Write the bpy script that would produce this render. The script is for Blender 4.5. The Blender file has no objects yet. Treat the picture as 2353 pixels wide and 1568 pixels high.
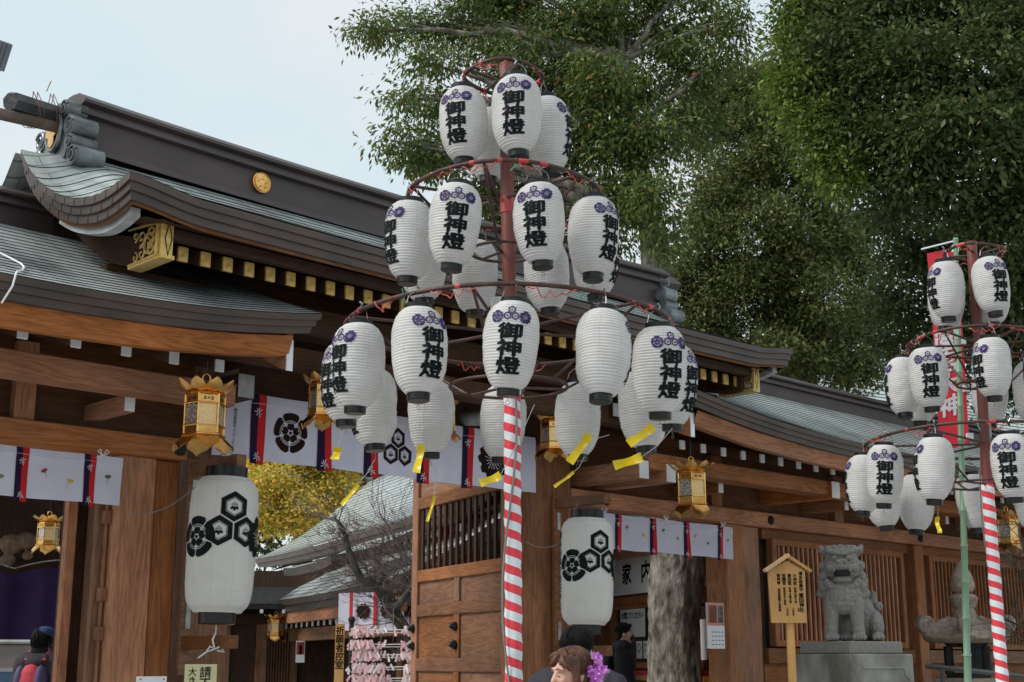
import bpy, bmesh, math, random
import numpy as np
from mathutils import Vector, Matrix, geometry, noise
R = math.radians
rnd = random.Random(7)
# ------------------------------------------------------------------ camera, sky, sun, exposure
sc = bpy.context.scene
col = sc.collection
FPX, CX, CY, HZ, EYE = 3150.0, 1176.5, 784.0, 1525.0, 1.5
PITCH = math.atan((HZ - CY) / FPX)
cam_d = bpy.data.cameras.new('camera')
cam = bpy.data.objects.new('camera', cam_d); col.objects.link(cam)
cam_d.sensor_width = 36.0; cam_d.lens = 36.0 * FPX / 2353.0
cam_d.clip_start = 0.1; cam_d.clip_end = 2000
cam.location = (0, 0, EYE); cam.rotation_euler = (R(90) + PITCH, 0, 0)
sc.camera = cam

SUN_EL, SUN_AZ = 42.0, -112.0          # azimuth from +Y, clockwise to +X
w = bpy.data.worlds.new('World'); sc.world = w; w.use_nodes = True
nt = w.node_tree; nt.nodes.clear()
wo = nt.nodes.new('ShaderNodeOutputWorld'); bg = nt.nodes.new('ShaderNodeBackground')
sky = nt.nodes.new('ShaderNodeTexSky'); sky.sky_type = 'NISHITA'; sky.sun_disc = False
sky.sun_elevation = R(SUN_EL); sky.sun_rotation = R(SUN_AZ); sky.air_density = 1.0; sky.dust_density = 2.0
tc = nt.nodes.new('ShaderNodeTexCoord'); nz = nt.nodes.new('ShaderNodeTexNoise')
nz.inputs['Scale'].default_value = 3.2; nz.inputs['Detail'].default_value = 4; nz.inputs['Roughness'].default_value = .5
rp = nt.nodes.new('ShaderNodeValToRGB')
rp.color_ramp.elements[0].position = .38; rp.color_ramp.elements[0].color = (3.75, 4.6, 4.85, 1)
rp.color_ramp.elements[1].position = .62; rp.color_ramp.elements[1].color = (4.75, 4.9, 4.93, 1)
mx = nt.nodes.new('ShaderNodeMix'); mx.data_type = 'RGBA'; mx.inputs[0].default_value = .86
nt.links.new(tc.outputs['Generated'], nz.inputs['Vector']); nt.links.new(nz.outputs['Fac'], rp.inputs['Fac'])
nt.links.new(sky.outputs['Color'], mx.inputs[6]); nt.links.new(rp.outputs['Color'], mx.inputs[7])
nt.links.new(mx.outputs[2], bg.inputs['Color']); bg.inputs['Strength'].default_value = .1
nt.links.new(bg.outputs[0], wo.inputs['Surface'])

sd = bpy.data.lights.new('sun', 'SUN'); sd.energy = 1.5; sd.angle = R(28); sd.color = (1, .95, .88)
sun = bpy.data.objects.new('sun', sd); col.objects.link(sun)
sun_dir = Vector((math.sin(R(SUN_AZ)) * math.cos(R(SUN_EL)), math.cos(R(SUN_AZ)) * math.cos(R(SUN_EL)), math.sin(R(SUN_EL))))
sun.rotation_euler = sun_dir.to_track_quat('Z', 'Y').to_euler()
sc.view_settings.view_transform = 'Standard'; sc.view_settings.look = 'None'
sc.view_settings.exposure = 0.90; sc.view_settings.gamma = 1.0
sc.cycles.max_bounces = 6; sc.cycles.transparent_max_bounces = 6

# ------------------------------------------------------------------ frames and helpers
TH = R(44.2)                                    # the gate front runs away to the right at this angle
UX, UY = math.cos(TH), math.sin(TH)
def W(s, t, z=0.0): return Vector((s * UX - t * UY, s * UY + t * UX, z))
def at(px, py, Y):                              # pixel of the 2353-wide photo at forward distance Y -> world point
    a = (px - CX) / FPX; b = (CY - py) / FPX; c, s = math.cos(PITCH), math.sin(PITCH)
    k = Y / (c - b * s)
    return Vector((a * k, Y, EYE + (s + b * c) * k))
def tag(o, label=None, cat=None, group=None, kind=None):
    if label: o['label'] = label
    if cat: o['category'] = cat
    if group: o['group'] = group
    if kind: o['kind'] = kind
    return o
ORG = {}
def thing(name, label, cat, loc=(0, 0, 0), rotz=0.0, group=None):
    o = bpy.data.objects.new(name, None); col.objects.link(o); o.empty_display_size = .1
    o.location = loc; o.rotation_euler = (0, 0, rotz)
    return tag(o, label, cat, group)
def building(name, label, cat, s, t, z=0.0):
    o = thing(name, label, cat, W(s, t, z), TH); ORG[o.name] = (s, t, z); return o
def copy_tree(o, parent=None):
    c = o.copy(); col.objects.link(c)
    if parent: c.parent = parent
    for ch in list(o.children): copy_tree(ch, c)
    return c
def lerp(a, b, k): return a + (b - a) * k
def smooth(x): x = max(0.0, min(1.0, x)); return x * x * (3 - 2 * x)

class MB:
    def __init__(s): s.v = []; s.f = []; s.m = []
    def add(s, vs, fs, m=0):
        n = len(s.v); s.v += [tuple(p) for p in vs]
        for f in fs: s.f.append([i + n for i in f]); s.m.append(m)
        return s
    def boxr(s, x0, x1, y0, y1, z0, z1, m=0, c=0.0):
        if c <= 0:
            v = [(x, y, z) for z in (z0, z1) for y in (y0, y1) for x in (x0, x1)]
            return s.add(v, [(0, 2, 3, 1), (4, 5, 7, 6), (0, 1, 5, 4), (2, 6, 7, 3), (0, 4, 6, 2), (1, 3, 7, 5)], m)
        bm = bmesh.new(); bmesh.ops.create_cube(bm, size=1)
        for v in bm.verts: v.co = ((x0 + x1) / 2 + v.co.x * (x1 - x0), (y0 + y1) / 2 + v.co.y * (y1 - y0), (z0 + z1) / 2 + v.co.z * (z1 - z0))
        bmesh.ops.bevel(bm, geom=bm.edges[:], offset=c, segments=1, affect='EDGES')
        bm.verts.index_update()
        s.add([v.co[:] for v in bm.verts], [[v.index for v in f.verts] for f in bm.faces], m); bm.free(); return s
    def obox(s, c, size, rot, m=0):
        h = [d / 2 for d in size]
        v = [Vector(c) + rot @ Vector((x, y, z)) for z in (-h[2], h[2]) for y in (-h[1], h[1]) for x in (-h[0], h[0])]
        return s.add(v, [(0, 2, 3, 1), (4, 5, 7, 6), (0, 1, 5, 4), (2, 6, 7, 3), (0, 4, 6, 2), (1, 3, 7, 5)], m)
    def tube(s, pts, r, n=8, m=0, closed=False, caps=True):
        pts = [Vector(p) for p in pts]; k = len(pts)
        rr = list(r) if hasattr(r, '__len__') else [r] * k
        up = Vector((0, 0, 1)); rows = []; a_prev = None
        for i, p in enumerate(pts):
            if closed: d = pts[(i + 1) % k] - pts[i - 1]
            else: d = pts[min(i + 1, k - 1)] - pts[max(i - 1, 0)]
            d = d.normalized() if d.length > 1e-9 else Vector((0, 0, 1))
            if a_prev is None:
                a = d.cross(up)
                if a.length < 1e-3: a = d.cross(Vector((1, 0, 0)))
            else: a = a_prev - d * a_prev.dot(d)
            if a.length < 1e-6: a = d.orthogonal()
            a.normalize(); a_prev = a; b = d.cross(a)
            rows.append([p + (a * math.cos(2 * math.pi * j / n) + b * math.sin(2 * math.pi * j / n)) * rr[i] for j in range(n)])
        vs = [q for row in rows for q in row]; fs = []
        for i in range(k if closed else k - 1):
            i2 = (i + 1) % k
            for j in range(n):
                j2 = (j + 1) % n; fs.append((i * n + j, i * n + j2, i2 * n + j2, i2 * n + j))
        if caps and not closed:
            fs.append(tuple(range(n - 1, -1, -1))); fs.append(tuple((k - 1) * n + j for j in range(n)))
        return s.add(vs, fs, m)
    def capsule(s, p0, r0, p1, r1, n=14, m=0):
        p0, p1 = Vector(p0), Vector(p1); d = (p1 - p0); L = d.length; d = d / L if L > 1e-6 else Vector((0, 0, 1))
        pts, rs = [], []
        for a in (-88, -60, -30, 0): pts.append(p0 + d * r0 * math.sin(R(a))); rs.append(r0 * math.cos(R(a)))
        for a in (0, 30, 60, 88): pts.append(p1 + d * r1 * math.sin(R(a))); rs.append(r1 * math.cos(R(a)))
        return s.tube(pts, rs, n, m)
    def ball(s, c, r, n=14, m=0, rot=None):
        rx, ry, rz = (r, r, r) if not hasattr(r, '__len__') else r
        vs, fs = [], []; k = n // 2
        for i in range(k + 1):
            a = math.pi * i / k
            for j in range(n):
                b = 2 * math.pi * j / n
                p = Vector((rx * math.sin(a) * math.cos(b), ry * math.sin(a) * math.sin(b), -rz * math.cos(a)))
                if rot: p = rot @ p
                vs.append(Vector(c) + p)
        for i in range(k):
            for j in range(n):
                j2 = (j + 1) % n; fs.append((i * n + j, i * n + j2, (i + 1) * n + j2, (i + 1) * n + j))
        return s.add(vs, fs, m)
    def lathe(s, prof, n=32, c=(0, 0, 0), m=0, a0=0.0, caps=True):
        vs, fs = [], []
        for r, z in prof:
            for j in range(n):
                a = a0 + 2 * math.pi * j / n; vs.append((c[0] + r * math.cos(a), c[1] + r * math.sin(a), c[2] + z))
        k = len(prof)
        for i in range(k - 1):
            for j in range(n):
                j2 = (j + 1) % n; fs.append((i * n + j, i * n + j2, (i + 1) * n + j2, (i + 1) * n + j))
        if caps: fs.append(tuple(range(n - 1, -1, -1))); fs.append(tuple((k - 1) * n + j for j in range(n)))
        return s.add(vs, fs, m)
    def grid(s, rows, m=0, flip=False, closed=False):
        n = len(rows[0]); vs = [p for r_ in rows for p in r_]; fs = []
        for i in range(len(rows) - 1):
            for j in range(n if closed else n - 1):
                j2 = (j + 1) % n
                q = (i * n + j, i * n + j2, (i + 1) * n + j2, (i + 1) * n + j)
                fs.append(q[::-1] if flip else q)
        return s.add(vs, fs, m)
    def polys(s, ps, fn, m=0, cell=0.0):
        for p in ps:
            p = [[Vector((q[0], q[1], 0)) for q in lp] for lp in p]
            tris = geometry.tessellate_polygon(p); flat = [q for lp in p for q in lp]
            s.tris2d(flat, tris, fn, m, cell)
        return s
    def tris2d(s, flat, tris, fn, m=0, cell=0.0):
        if cell > 0:
            bm = bmesh.new(); bv = [bm.verts.new((q[0], q[1], 0)) for q in flat]
            for t in tris:
                try: bm.faces.new([bv[i] for i in t])
                except ValueError: pass
            for _ in range(4):
                es = [e for e in bm.edges if e.calc_length() > cell]
                if not es: break
                bmesh.ops.subdivide_edges(bm, edges=es, cuts=1); bmesh.ops.triangulate(bm, faces=bm.faces[:])
            bmesh.ops.recalc_face_normals(bm, faces=bm.faces[:])
            bm.verts.index_update()
            s.add([fn(v.co.x, v.co.y) for v in bm.verts], [[v.index for v in (f.verts if f.normal.z > 0 else list(f.verts)[::-1])] for f in bm.faces], m); bm.free()
        else:
            fs = []
            for t in tris:
                a, b, c = (flat[i] for i in t)
                cr = (b[0] - a[0]) * (c[1] - a[1]) - (b[1] - a[1]) * (c[0] - a[0])
                fs.append(t if cr > 0 else tuple(t)[::-1])
            s.add([fn(q[0], q[1]) for q in flat], fs, m)
        return s
    def text(s, string, size, fn, m=0, bold=0.0, vertical=True, pitch=1.0, sx=1.0, cell=0.0, cx=0.0, cy=0.0):
        # each character centred in its own square; vertical runs down from (cx, cy)
        for i, ch in enumerate(string):
            flat, tris, w_ = glyph(ch, 0.0)
            if bold:
                n0 = len(flat); sh = [(0, 0), (bold, bold * .5), (-bold, -bold * .5), (bold * .3, -bold), (-bold * .3, bold)]
                tris = [tuple(i + n0 * k for i in t) for k in range(len(sh)) for t in tris]
                flat = [(p[0] + a, p[1] + b, 0) for a, b in sh for p in flat]
            if vertical: ox, oy = cx, cy - (i + .5) * size * pitch
            else: ox, oy = cx + (i + .5) * size * pitch, cy
            if ch == 'ー' and vertical: q = [(ox + p[1] * size * sx, oy + p[0] * size, 0) for p in flat]
            else: q = [(ox + p[0] * size * sx, oy + p[1] * size, 0) for p in flat]
            s.tris2d(q, tris, fn, m, cell)
        return s
    def mesh(s, name, org=(0, 0, 0), smooth_=False):
        me = bpy.data.meshes.new(name)
        me.from_pydata([(p[0] - org[0], p[1] - org[1], p[2] - org[2]) for p in s.v], [], s.f)
        me.polygons.foreach_set('material_index', s.m)
        if smooth_: me.polygons.foreach_set('use_smooth', [True] * len(s.f))
        me.update(); return me
    def build(s, name, mats, parent=None, smooth_=False, root=None, auto=None):
        org = ORG.get((root or parent).name, (0, 0, 0)) if (root or parent) else (0, 0, 0)
        me = s.mesh(name, org, smooth_)
        for mt in (mats if isinstance(mats, (list, tuple)) else [mats]): me.materials.append(mt)
        if auto: me.set_sharp_from_angle(angle=R(auto))
        return link(name, me, parent)
def link(name, me, parent=None):
    o = bpy.data.objects.new(name, me); col.objects.link(o)
    if parent: o.parent = parent
    return o
_gl = {}
def glyph(ch, bold):
    k = (ch, bold)
    if k in _gl: return _gl[k]
    cu = bpy.data.curves.new('glyph', 'FONT'); cu.body = ch; cu.size = 1; cu.resolution_u = 3; cu.offset = bold; cu.fill_mode = 'FRONT'
    o = bpy.data.objects.new('glyph', cu); col.objects.link(o)
    bpy.context.view_layer.update()
    me = bpy.data.meshes.new_from_object(o.evaluated_get(bpy.context.evaluated_depsgraph_get()))
    bpy.data.objects.remove(o); bpy.data.curves.remove(cu)
    v = [tuple(p.co) for p in me.vertices]; tr = []
    me.calc_loop_triangles(); tr = [tuple(t.vertices) for t in me.loop_triangles]
    if v:
        x0, x1 = min(p[0] for p in v), max(p[0] for p in v); y0, y1 = min(p[1] for p in v), max(p[1] for p in v)
        cy_ = .32 if ord(ch) > 255 else (y0 + y1) / 2
        cy_ = (y0 + y1) / 2 if ch in 'ーっァ' else cy_
        v = [(p[0] - (x0 + x1) / 2, p[1] - cy_, 0) for p in v]
        if ord(ch) > 0x4e00: # fill the square
            v = [(p[0] * .95 / max(.3, x1 - x0), p[1] * .95 / max(.3, y1 - y0), 0) for p in v]
    bpy.data.meshes.remove(me); _gl[k] = (v, tr, 1.0); return _gl[k]
def remesh(mb, voxel, it=4):
    me = mb.mesh('tmp'); o = bpy.data.objects.new('tmp', me); col.objects.link(o)
    m = o.modifiers.new('r', 'REMESH'); m.mode = 'VOXEL'; m.voxel_size = voxel
    if it: q = o.modifiers.new('s', 'SMOOTH'); q.iterations = it; q.factor = .5
    bpy.context.view_layer.update()
    r_ = bpy.data.meshes.new_from_object(o.evaluated_get(bpy.context.evaluated_depsgraph_get()))
    bpy.data.objects.remove(o); bpy.data.meshes.remove(me)
    r_.polygons.foreach_set('use_smooth', [True] * len(r_.polygons)); r_.materials.clear(); return r_

# ------------------------------------------------------------------ 2-D emblem shapes (lists of [outer, holes...])
def circ(x, y, r, n=24, a0=0): return [(x + r * math.cos(a0 + 2 * math.pi * i / n), y + r * math.sin(a0 + 2 * math.pi * i / n)) for i in range(n)]
def annsec(x, y, r0, r1, a0, a1, n=9, rd=.10):
    out = [(x + r1 * math.cos(lerp(a0, a1, i / n)), y + r1 * math.sin(lerp(a0, a1, i / n))) for i in range(n + 1)]
    inn = [(x + r0 * math.cos(lerp(a1, a0, i / n)), y + r0 * math.sin(lerp(a1, a0, i / n))) for i in range(n + 1)]
    k = 1 - rd                                  # soften the outer corners
    out[0] = (x + (out[0][0] - x) * k, y + (out[0][1] - y) * k); out[-1] = (x + (out[-1][0] - x) * k, y + (out[-1][1] - y) * k)
    return out + inn
def petal5(x, y, r, rot=90, notch=.12, wid=.40, base=.12):
    ps = []
    for k in range(5):
        a = R(rot + 72 * k); L = []
        for u, v in [(base, .03), (.35, wid * .62), (.62, wid), (.85, wid * .86), (1.0, wid * .42), (1.0 - notch, 0), (1.0, -wid * .42), (.85, -wid * .86), (.62, -wid), (.35, -wid * .62), (base, -.03)]:
            L.append((x + r * (u * math.cos(a) - v * math.sin(a)), y + r * (u * math.sin(a) + v * math.cos(a))))
        ps.append([L])
    return ps
def mokko(x, y, r):
    ps = []
    for k in range(5):
        a = R(90 + 72 * k); h = R(33.5)
        ps.append([annsec(x, y, r * .62, r, a - h, a + h)])
        ps.append([annsec(x, y, r * .53, r * .58, a - R(30), a + R(30), 7, 0)])
    ps += petal5(x, y, r * .50, 90, .1, .42, .26)
    ps.append([circ(x, y, r * .085, 12)])
    return ps
def cherry(x, y, r): return petal5(x, y, r, 90, .14, .47, .0)
def stamens(x, y, r):
    ps = [[circ(x, y, r * .05, 8)]]
    for k in range(15):
        a = R(90 + 24 * k); L = r * (.52 if k % 3 == 0 else .42); wd = r * .013
        ca, sa = math.cos(a), math.sin(a)
        ps.append([[(x + ca * r * .1 - sa * wd, y + sa * r * .1 + ca * wd), (x + ca * r * .1 + sa * wd, y + sa * r * .1 - ca * wd), (x + ca * L + sa * wd, y + sa * L - ca * wd), (x + ca * L - sa * wd, y + sa * L + ca * wd)]])
        ps.append([circ(x + ca * L, y + sa * L, r * .03, 6)])
    return ps
def hexa(x, y, r): return circ(x, y, r, 6, math.pi / 2)
def kiri(x, y, r):
    ps = []
    def leaf(a, L, wd, ox=0, oy=0):
        ca, sa = math.cos(R(a)), math.sin(R(a)); q = []
        for u, v in [(0, 0), (.2, .5), (.45, .95), (.75, .7), (.86, .42), (1, 0), (.86, -.42), (.75, -.7), (.45, -.95), (.2, -.5)]:
            q.append((x + ox + (u * L * ca - v * wd * sa), y + oy + (u * L * sa + v * wd * ca)))
        ps.append([q])
    leaf(-90, r * .62, r * .2, 0, r * .05); leaf(-150, r * .62, r * .2, -r * .04, r * .02); leaf(-30, r * .62, r * .2, r * .04, r * .02)
    for dx, h in ((0, .62), (-.3, .36), (.3, .36)):
        ps.append([[(x + dx * r - r * .02, y + r * .08), (x + dx * r + r * .02, y + r * .08), (x + dx * r + r * .02, y + h * r), (x + dx * r - r * .02, y + h * r)]])
        for k in range(3 if dx == 0 else 2):
            yy = y + h * r - k * r * .17
            if k == 0: ps.append([circ(x + dx * r, yy, r * .07, 7)])
            else: ps.append([circ(x + dx * r - r * .1, yy, r * .055, 7)]); ps.append([circ(x + dx * r + r * .1, yy, r * .055, 7)])
    return ps
def hexcrest(x, y, r, detail=True):
    ps = [[hexa(x, y, r), hexa(x, y, r * .64)]]
    if detail: ps.append([hexa(x, y, r * .60), hexa(x, y, r * .555)])
    return ps + kiri(x, y - r * .02, r * (.5 if detail else .56))
def trihex(x, y, r, detail=True):
    g = r * 1.06; d = g * math.sqrt(3) / 2
    return hexcrest(x, y + g, r, detail) + hexcrest(x - d, y - g * .5, r, detail) + hexcrest(x + d, y - g * .5, r, detail)
def ginkgo_leaf(x, y, r, rot):
    ca, sa = math.cos(R(rot)), math.sin(R(rot))
    pts = [(0, -.2)] + [(math.cos(R(a)) * (1 if abs(a - 90) > 9 else .72), math.sin(R(a)) * (1 if abs(a - 90) > 9 else .72)) for a in (20, 40, 60, 78, 90, 102, 120, 140, 160)]
    st = [(-.04, -.15), (.04, -.15), (-.2, -1.5), (-.28, -1.45)]
    f = lambda L: [(x + r * (u * ca - v * sa), y + r * (u * sa + v * ca)) for u, v in L]
    return [[f(pts)], [f(st)]]
def crane(x, y, r, rot):
    ps = []
    for a, L in ((20, 1), (60, .9), (100, .8), (150, .9), (210, .8), (270, 1.0), (310, .7)):
        a = R(a + rot); ps.append([[(x, y), (x + r * L * math.cos(a - .14), y + r * L * math.sin(a - .14)), (x + r * L * 1.06 * math.cos(a), y + r * L * 1.06 * math.sin(a)), (x + r * .55 * math.cos(a + .2), y + r * .55 * math.sin(a + .2))]])
    return ps

# ------------------------------------------------------------------ materials
MATS = {}
def base_mat(name):
    m = bpy.data.materials.new(name); m.use_nodes = True; MATS[name] = m
    return m, m.node_tree, m.node_tree.nodes['Principled BSDF']
def M(name, c1, c2=None, sc_=4.0, st=(1, 1, 1), rough=.6, metal=0.0, bump=0.0, bsc=30.0, lo=.35, hi=.65, spec=.5, transl=0.0, coat=0.0, det=5):
    m, t, b = base_mat(name); L = t.links
    b.inputs['Roughness'].default_value = rough; b.inputs['Metallic'].default_value = metal; b.inputs['Specular IOR Level'].default_value = min(spec, .2) if rough >= .8 else spec
    b.inputs['Coat Weight'].default_value = coat
    c2 = c2 or tuple(x * .75 for x in c1)
    g = t.nodes.new('ShaderNodeTexCoord'); mp = t.nodes.new('ShaderNodeMapping'); mp.inputs['Scale'].default_value = st
    n = t.nodes.new('ShaderNodeTexNoise'); n.inputs['Scale'].default_value = sc_; n.inputs['Detail'].default_value = det
    r_ = t.nodes.new('ShaderNodeValToRGB'); r_.color_ramp.elements[0].position = lo; r_.color_ramp.elements[1].position = hi
    r_.color_ramp.elements[0].color = (*c1, 1); r_.color_ramp.elements[1].color = (*c2, 1)
    L.new(g.outputs['Object'], mp.inputs['Vector']); L.new(mp.outputs[0], n.inputs['Vector']); L.new(n.outputs['Fac'], r_.inputs['Fac'])
    L.new(r_.outputs[0], b.inputs['Base Color'])
    if bump:
        n2 = t.nodes.new('ShaderNodeTexNoise'); n2.inputs['Scale'].default_value = bsc; n2.inputs['Detail'].default_value = 6
        bp = t.nodes.new('ShaderNodeBump'); bp.inputs['Strength'].default_value = bump; bp.inputs['Distance'].default_value = .02
        L.new(mp.outputs[0], n2.inputs['Vector']); L.new(n2.outputs['Fac'], bp.inputs['Height']); L.new(bp.outputs[0], b.inputs['Normal'])
    if transl:
        tr = t.nodes.new('ShaderNodeBsdfTranslucent'); ms = t.nodes.new('ShaderNodeMixShader'); ms.inputs[0].default_value = transl
        L.new(r_.outputs[0], tr.inputs['Color']); o = t.nodes['Material Output']
        L.new(b.outputs[0], ms.inputs[1]); L.new(tr.outputs[0], ms.inputs[2]); L.new(ms.outputs[0], o.inputs['Surface'])
    return m
def wood(name, c1, c2, axis, rough=.66, ring=11.0):
    m, t, b = base_mat(name); L = t.links; b.inputs['Roughness'].default_value = rough; b.inputs['Specular IOR Level'].default_value = .15
    g = t.nodes.new('ShaderNodeTexCoord'); mp = t.nodes.new('ShaderNodeMapping')
    s = [1.0, 1.0, 1.0]; s[axis] = .10; mp.inputs['Scale'].default_value = s
    n = t.nodes.new('ShaderNodeTexNoise'); n.inputs['Scale'].default_value = 6; n.inputs['Detail'].default_value = 5; n.inputs['Distortion'].default_value = .3
    n2 = t.nodes.new('ShaderNodeTexNoise'); n2.inputs['Scale'].default_value = 90; n2.inputs['Detail'].default_value = 3
    mu = t.nodes.new('ShaderNodeMath'); mu.operation = 'MULTIPLY'; mu.inputs[1].default_value = ring
    fr = t.nodes.new('ShaderNodeMath'); fr.operation = 'PINGPONG'; fr.inputs[1].default_value = .5
    ad = t.nodes.new('ShaderNodeMath'); ad.operation = 'MULTIPLY_ADD'; ad.inputs[1].default_value = .55
    r_ = t.nodes.new('ShaderNodeValToRGB'); r_.color_ramp.elements[0].position = .12; r_.color_ramp.elements[1].position = .75
    r_.color_ramp.elements[0].color = (*c2, 1); r_.color_ramp.elements[1].color = (*c1, 1)
    # slow weathering along the timber
    n3 = t.nodes.new('ShaderNodeTexNoise'); n3.inputs['Scale'].default_value = 1.3; n3.inputs['Detail'].default_value = 3
    mr = t.nodes.new('ShaderNodeMapRange'); mr.inputs[1].default_value = .3; mr.inputs[2].default_value = .7; mr.inputs[3].default_value = .72; mr.inputs[4].default_value = 1.18
    hs = t.nodes.new('ShaderNodeMix'); hs.data_type = 'RGBA'; hs.blend_type = 'MULTIPLY'; hs.inputs[0].default_value = 1
    L.new(g.outputs['Object'], mp.inputs['Vector']); L.new(mp.outputs[0], n.inputs['Vector']); L.new(mp.outputs[0], n2.inputs['Vector'])
    L.new(g.outputs['Object'], n3.inputs['Vector']); L.new(n3.outputs['Fac'], mr.inputs[0])
    L.new(n.outputs['Fac'], mu.inputs[0]); L.new(mu.outputs[0], fr.inputs[0]); L.new(fr.outputs[0], ad.inputs[0]); 
    m2 = t.nodes.new('ShaderNodeMath'); m2.operation = 'MULTIPLY'; m2.inputs[1].default_value = .75
    L.new(n2.outputs['Fac'], m2.inputs[0]); L.new(m2.outputs[0], ad.inputs[2]); ad.inputs[1].default_value = .75
    L.new(ad.outputs[0], r_.inputs['Fac']); L.new(r_.outputs[0], hs.inputs[6]); L.new(mr.outputs[0], hs.inputs[7])
    # every timber its own tone, and greyed weathered patches
    oi = t.nodes.new('ShaderNodeObjectInfo'); hv = t.nodes.new('ShaderNodeHueSaturation'); mv = t.nodes.new('ShaderNodeMapRange'); mv.inputs[3].default_value = .78; mv.inputs[4].default_value = 1.22
    mh = t.nodes.new('ShaderNodeMapRange'); mh.inputs[3].default_value = .8; mh.inputs[4].default_value = 1.08; ms2 = t.nodes.new('ShaderNodeMath'); ms2.operation = 'FRACT'; mk = t.nodes.new('ShaderNodeMath'); mk.operation = 'MULTIPLY'; mk.inputs[1].default_value = 7.31
    L.new(oi.outputs['Random'], mv.inputs[0]); L.new(oi.outputs['Random'], mk.inputs[0]); L.new(mk.outputs[0], ms2.inputs[0]); L.new(ms2.outputs[0], mh.inputs[0])
    L.new(mv.outputs[0], hv.inputs['Value']); L.new(mh.outputs[0], hv.inputs['Saturation']); L.new(hs.outputs[2], hv.inputs['Color'])
    n5 = t.nodes.new('ShaderNodeTexNoise'); n5.inputs['Scale'].default_value = 2.6; n5.inputs['Detail'].default_value = 8; n5.inputs['Roughness'].default_value = .65; L.new(mp.outputs[0], n5.inputs['Vector'])
    m5 = t.nodes.new('ShaderNodeMapRange'); m5.inputs[1].default_value = .50; m5.inputs[2].default_value = .72; m5.inputs[4].default_value = .45; L.new(n5.outputs['Fac'], m5.inputs[0])
    gm = t.nodes.new('ShaderNodeMix'); gm.data_type = 'RGBA'; gl_ = sum(c1) / 3; gm.inputs[7].default_value = (gl_ * 1.05, gl_ * .82, gl_ * .66, 1)
    L.new(m5.outputs[0], gm.inputs[0]); L.new(hv.outputs[0], gm.inputs[6]); L.new(gm.outputs[2], b.inputs['Base Color'])
    bp = t.nodes.new('ShaderNodeBump'); bp.inputs['Strength'].default_value = .25; bp.inputs['Distance'].default_value = .01
    L.new(ad.outputs[0], bp.inputs['Height']); L.new(bp.outputs[0], b.inputs['Normal'])
    return m
WARM = ((.45, .175, .066), (.19, .066, .026)); DARK = ((.075, .035, .019), (.032, .015, .009)); MID = ((.265, .112, .049), (.11, .043, .019)); SHADED = ((.15, .064, .03), (.062, .025, .012))
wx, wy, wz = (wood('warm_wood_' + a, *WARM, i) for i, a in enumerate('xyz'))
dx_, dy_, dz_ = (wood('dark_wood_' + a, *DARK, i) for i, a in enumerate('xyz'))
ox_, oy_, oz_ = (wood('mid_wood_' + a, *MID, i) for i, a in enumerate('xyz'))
ex_, ey_, ez_ = (wood('shaded_wood_' + a, *SHADED, i) for i, a in enumerate('xyz'))  # shade under the eaves put into the wood colour
pale_wood = wood('pale_sign_wood', (.62, .36, .15), (.52, .29, .115), 2)
def copper_mat(name, c1, c2, lo, hi):
    m, t, b = base_mat(name); L = t.links; b.inputs['Roughness'].default_value = .34; b.inputs['Metallic'].default_value = .1
    g = t.nodes.new('ShaderNodeTexCoord')
    def nz_(sc_, st, det, lo_, hi_, o0, o1):
        mp = t.nodes.new('ShaderNodeMapping'); mp.inputs['Scale'].default_value = st; n = t.nodes.new('ShaderNodeTexNoise'); n.inputs['Scale'].default_value = sc_; n.inputs['Detail'].default_value = det
        mr = t.nodes.new('ShaderNodeMapRange'); mr.inputs[1].default_value = lo_; mr.inputs[2].default_value = hi_; mr.inputs[3].default_value = o0; mr.inputs[4].default_value = o1
        L.new(g.outputs['Object'], mp.inputs[0]); L.new(mp.outputs[0], n.inputs['Vector']); L.new(n.outputs['Fac'], mr.inputs[0]); return mr.outputs[0]
    blot = nz_(1.0, (1, 1, 1), 7, lo, hi, 0, 1); streak = nz_(5.0, (1.6, .22, .3), 6, .35, .7, 1.12, .70); spots = nz_(16, (1, 1, 1), 5, .60, .72, 1, .72)
    mx_ = t.nodes.new('ShaderNodeMix'); mx_.data_type = 'RGBA'; mx_.inputs[6].default_value = (*c1, 1); mx_.inputs[7].default_value = (*c2, 1); L.new(blot, mx_.inputs[0])
    br = t.nodes.new('ShaderNodeTexBrick'); br.inputs['Scale'].default_value = 1; br.inputs['Mortar Size'].default_value = .006; br.inputs['Brick Width'].default_value = .85; br.inputs['Row Height'].default_value = .0959
    br.inputs['Color1'].default_value = (1, 1, 1, 1); br.inputs['Color2'].default_value = (.86, .86, .86, 1); br.inputs['Mortar'].default_value = (.45, .45, .45, 1); L.new(g.outputs['Object'], br.inputs['Vector'])
    cur = mx_.outputs[2]
    for f in (streak, spots, br.outputs['Color']):
        q = t.nodes.new('ShaderNodeMix'); q.data_type = 'RGBA'; q.blend_type = 'MULTIPLY'; q.inputs[0].default_value = 1; L.new(cur, q.inputs[6]); L.new(f, q.inputs[7]); cur = q.outputs[2]
    L.new(cur, b.inputs['Base Color'])
    n2 = t.nodes.new('ShaderNodeTexNoise'); n2.inputs['Scale'].default_value = 5; bp = t.nodes.new('ShaderNodeBump'); bp.inputs['Strength'].default_value = .25; bp.inputs['Distance'].default_value = .02
    L.new(g.outputs['Object'], n2.inputs['Vector']); L.new(n2.outputs['Fac'], bp.inputs['Height']); L.new(bp.outputs[0], b.inputs['Normal']); return m
copper = copper_mat('green_copper', (.50, .56, .545), (.30, .33, .33), .45, .75)
copper_old = copper_mat('weathered_copper', (.50, .555, .545), (.17, .165, .172), .48, .64)
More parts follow.
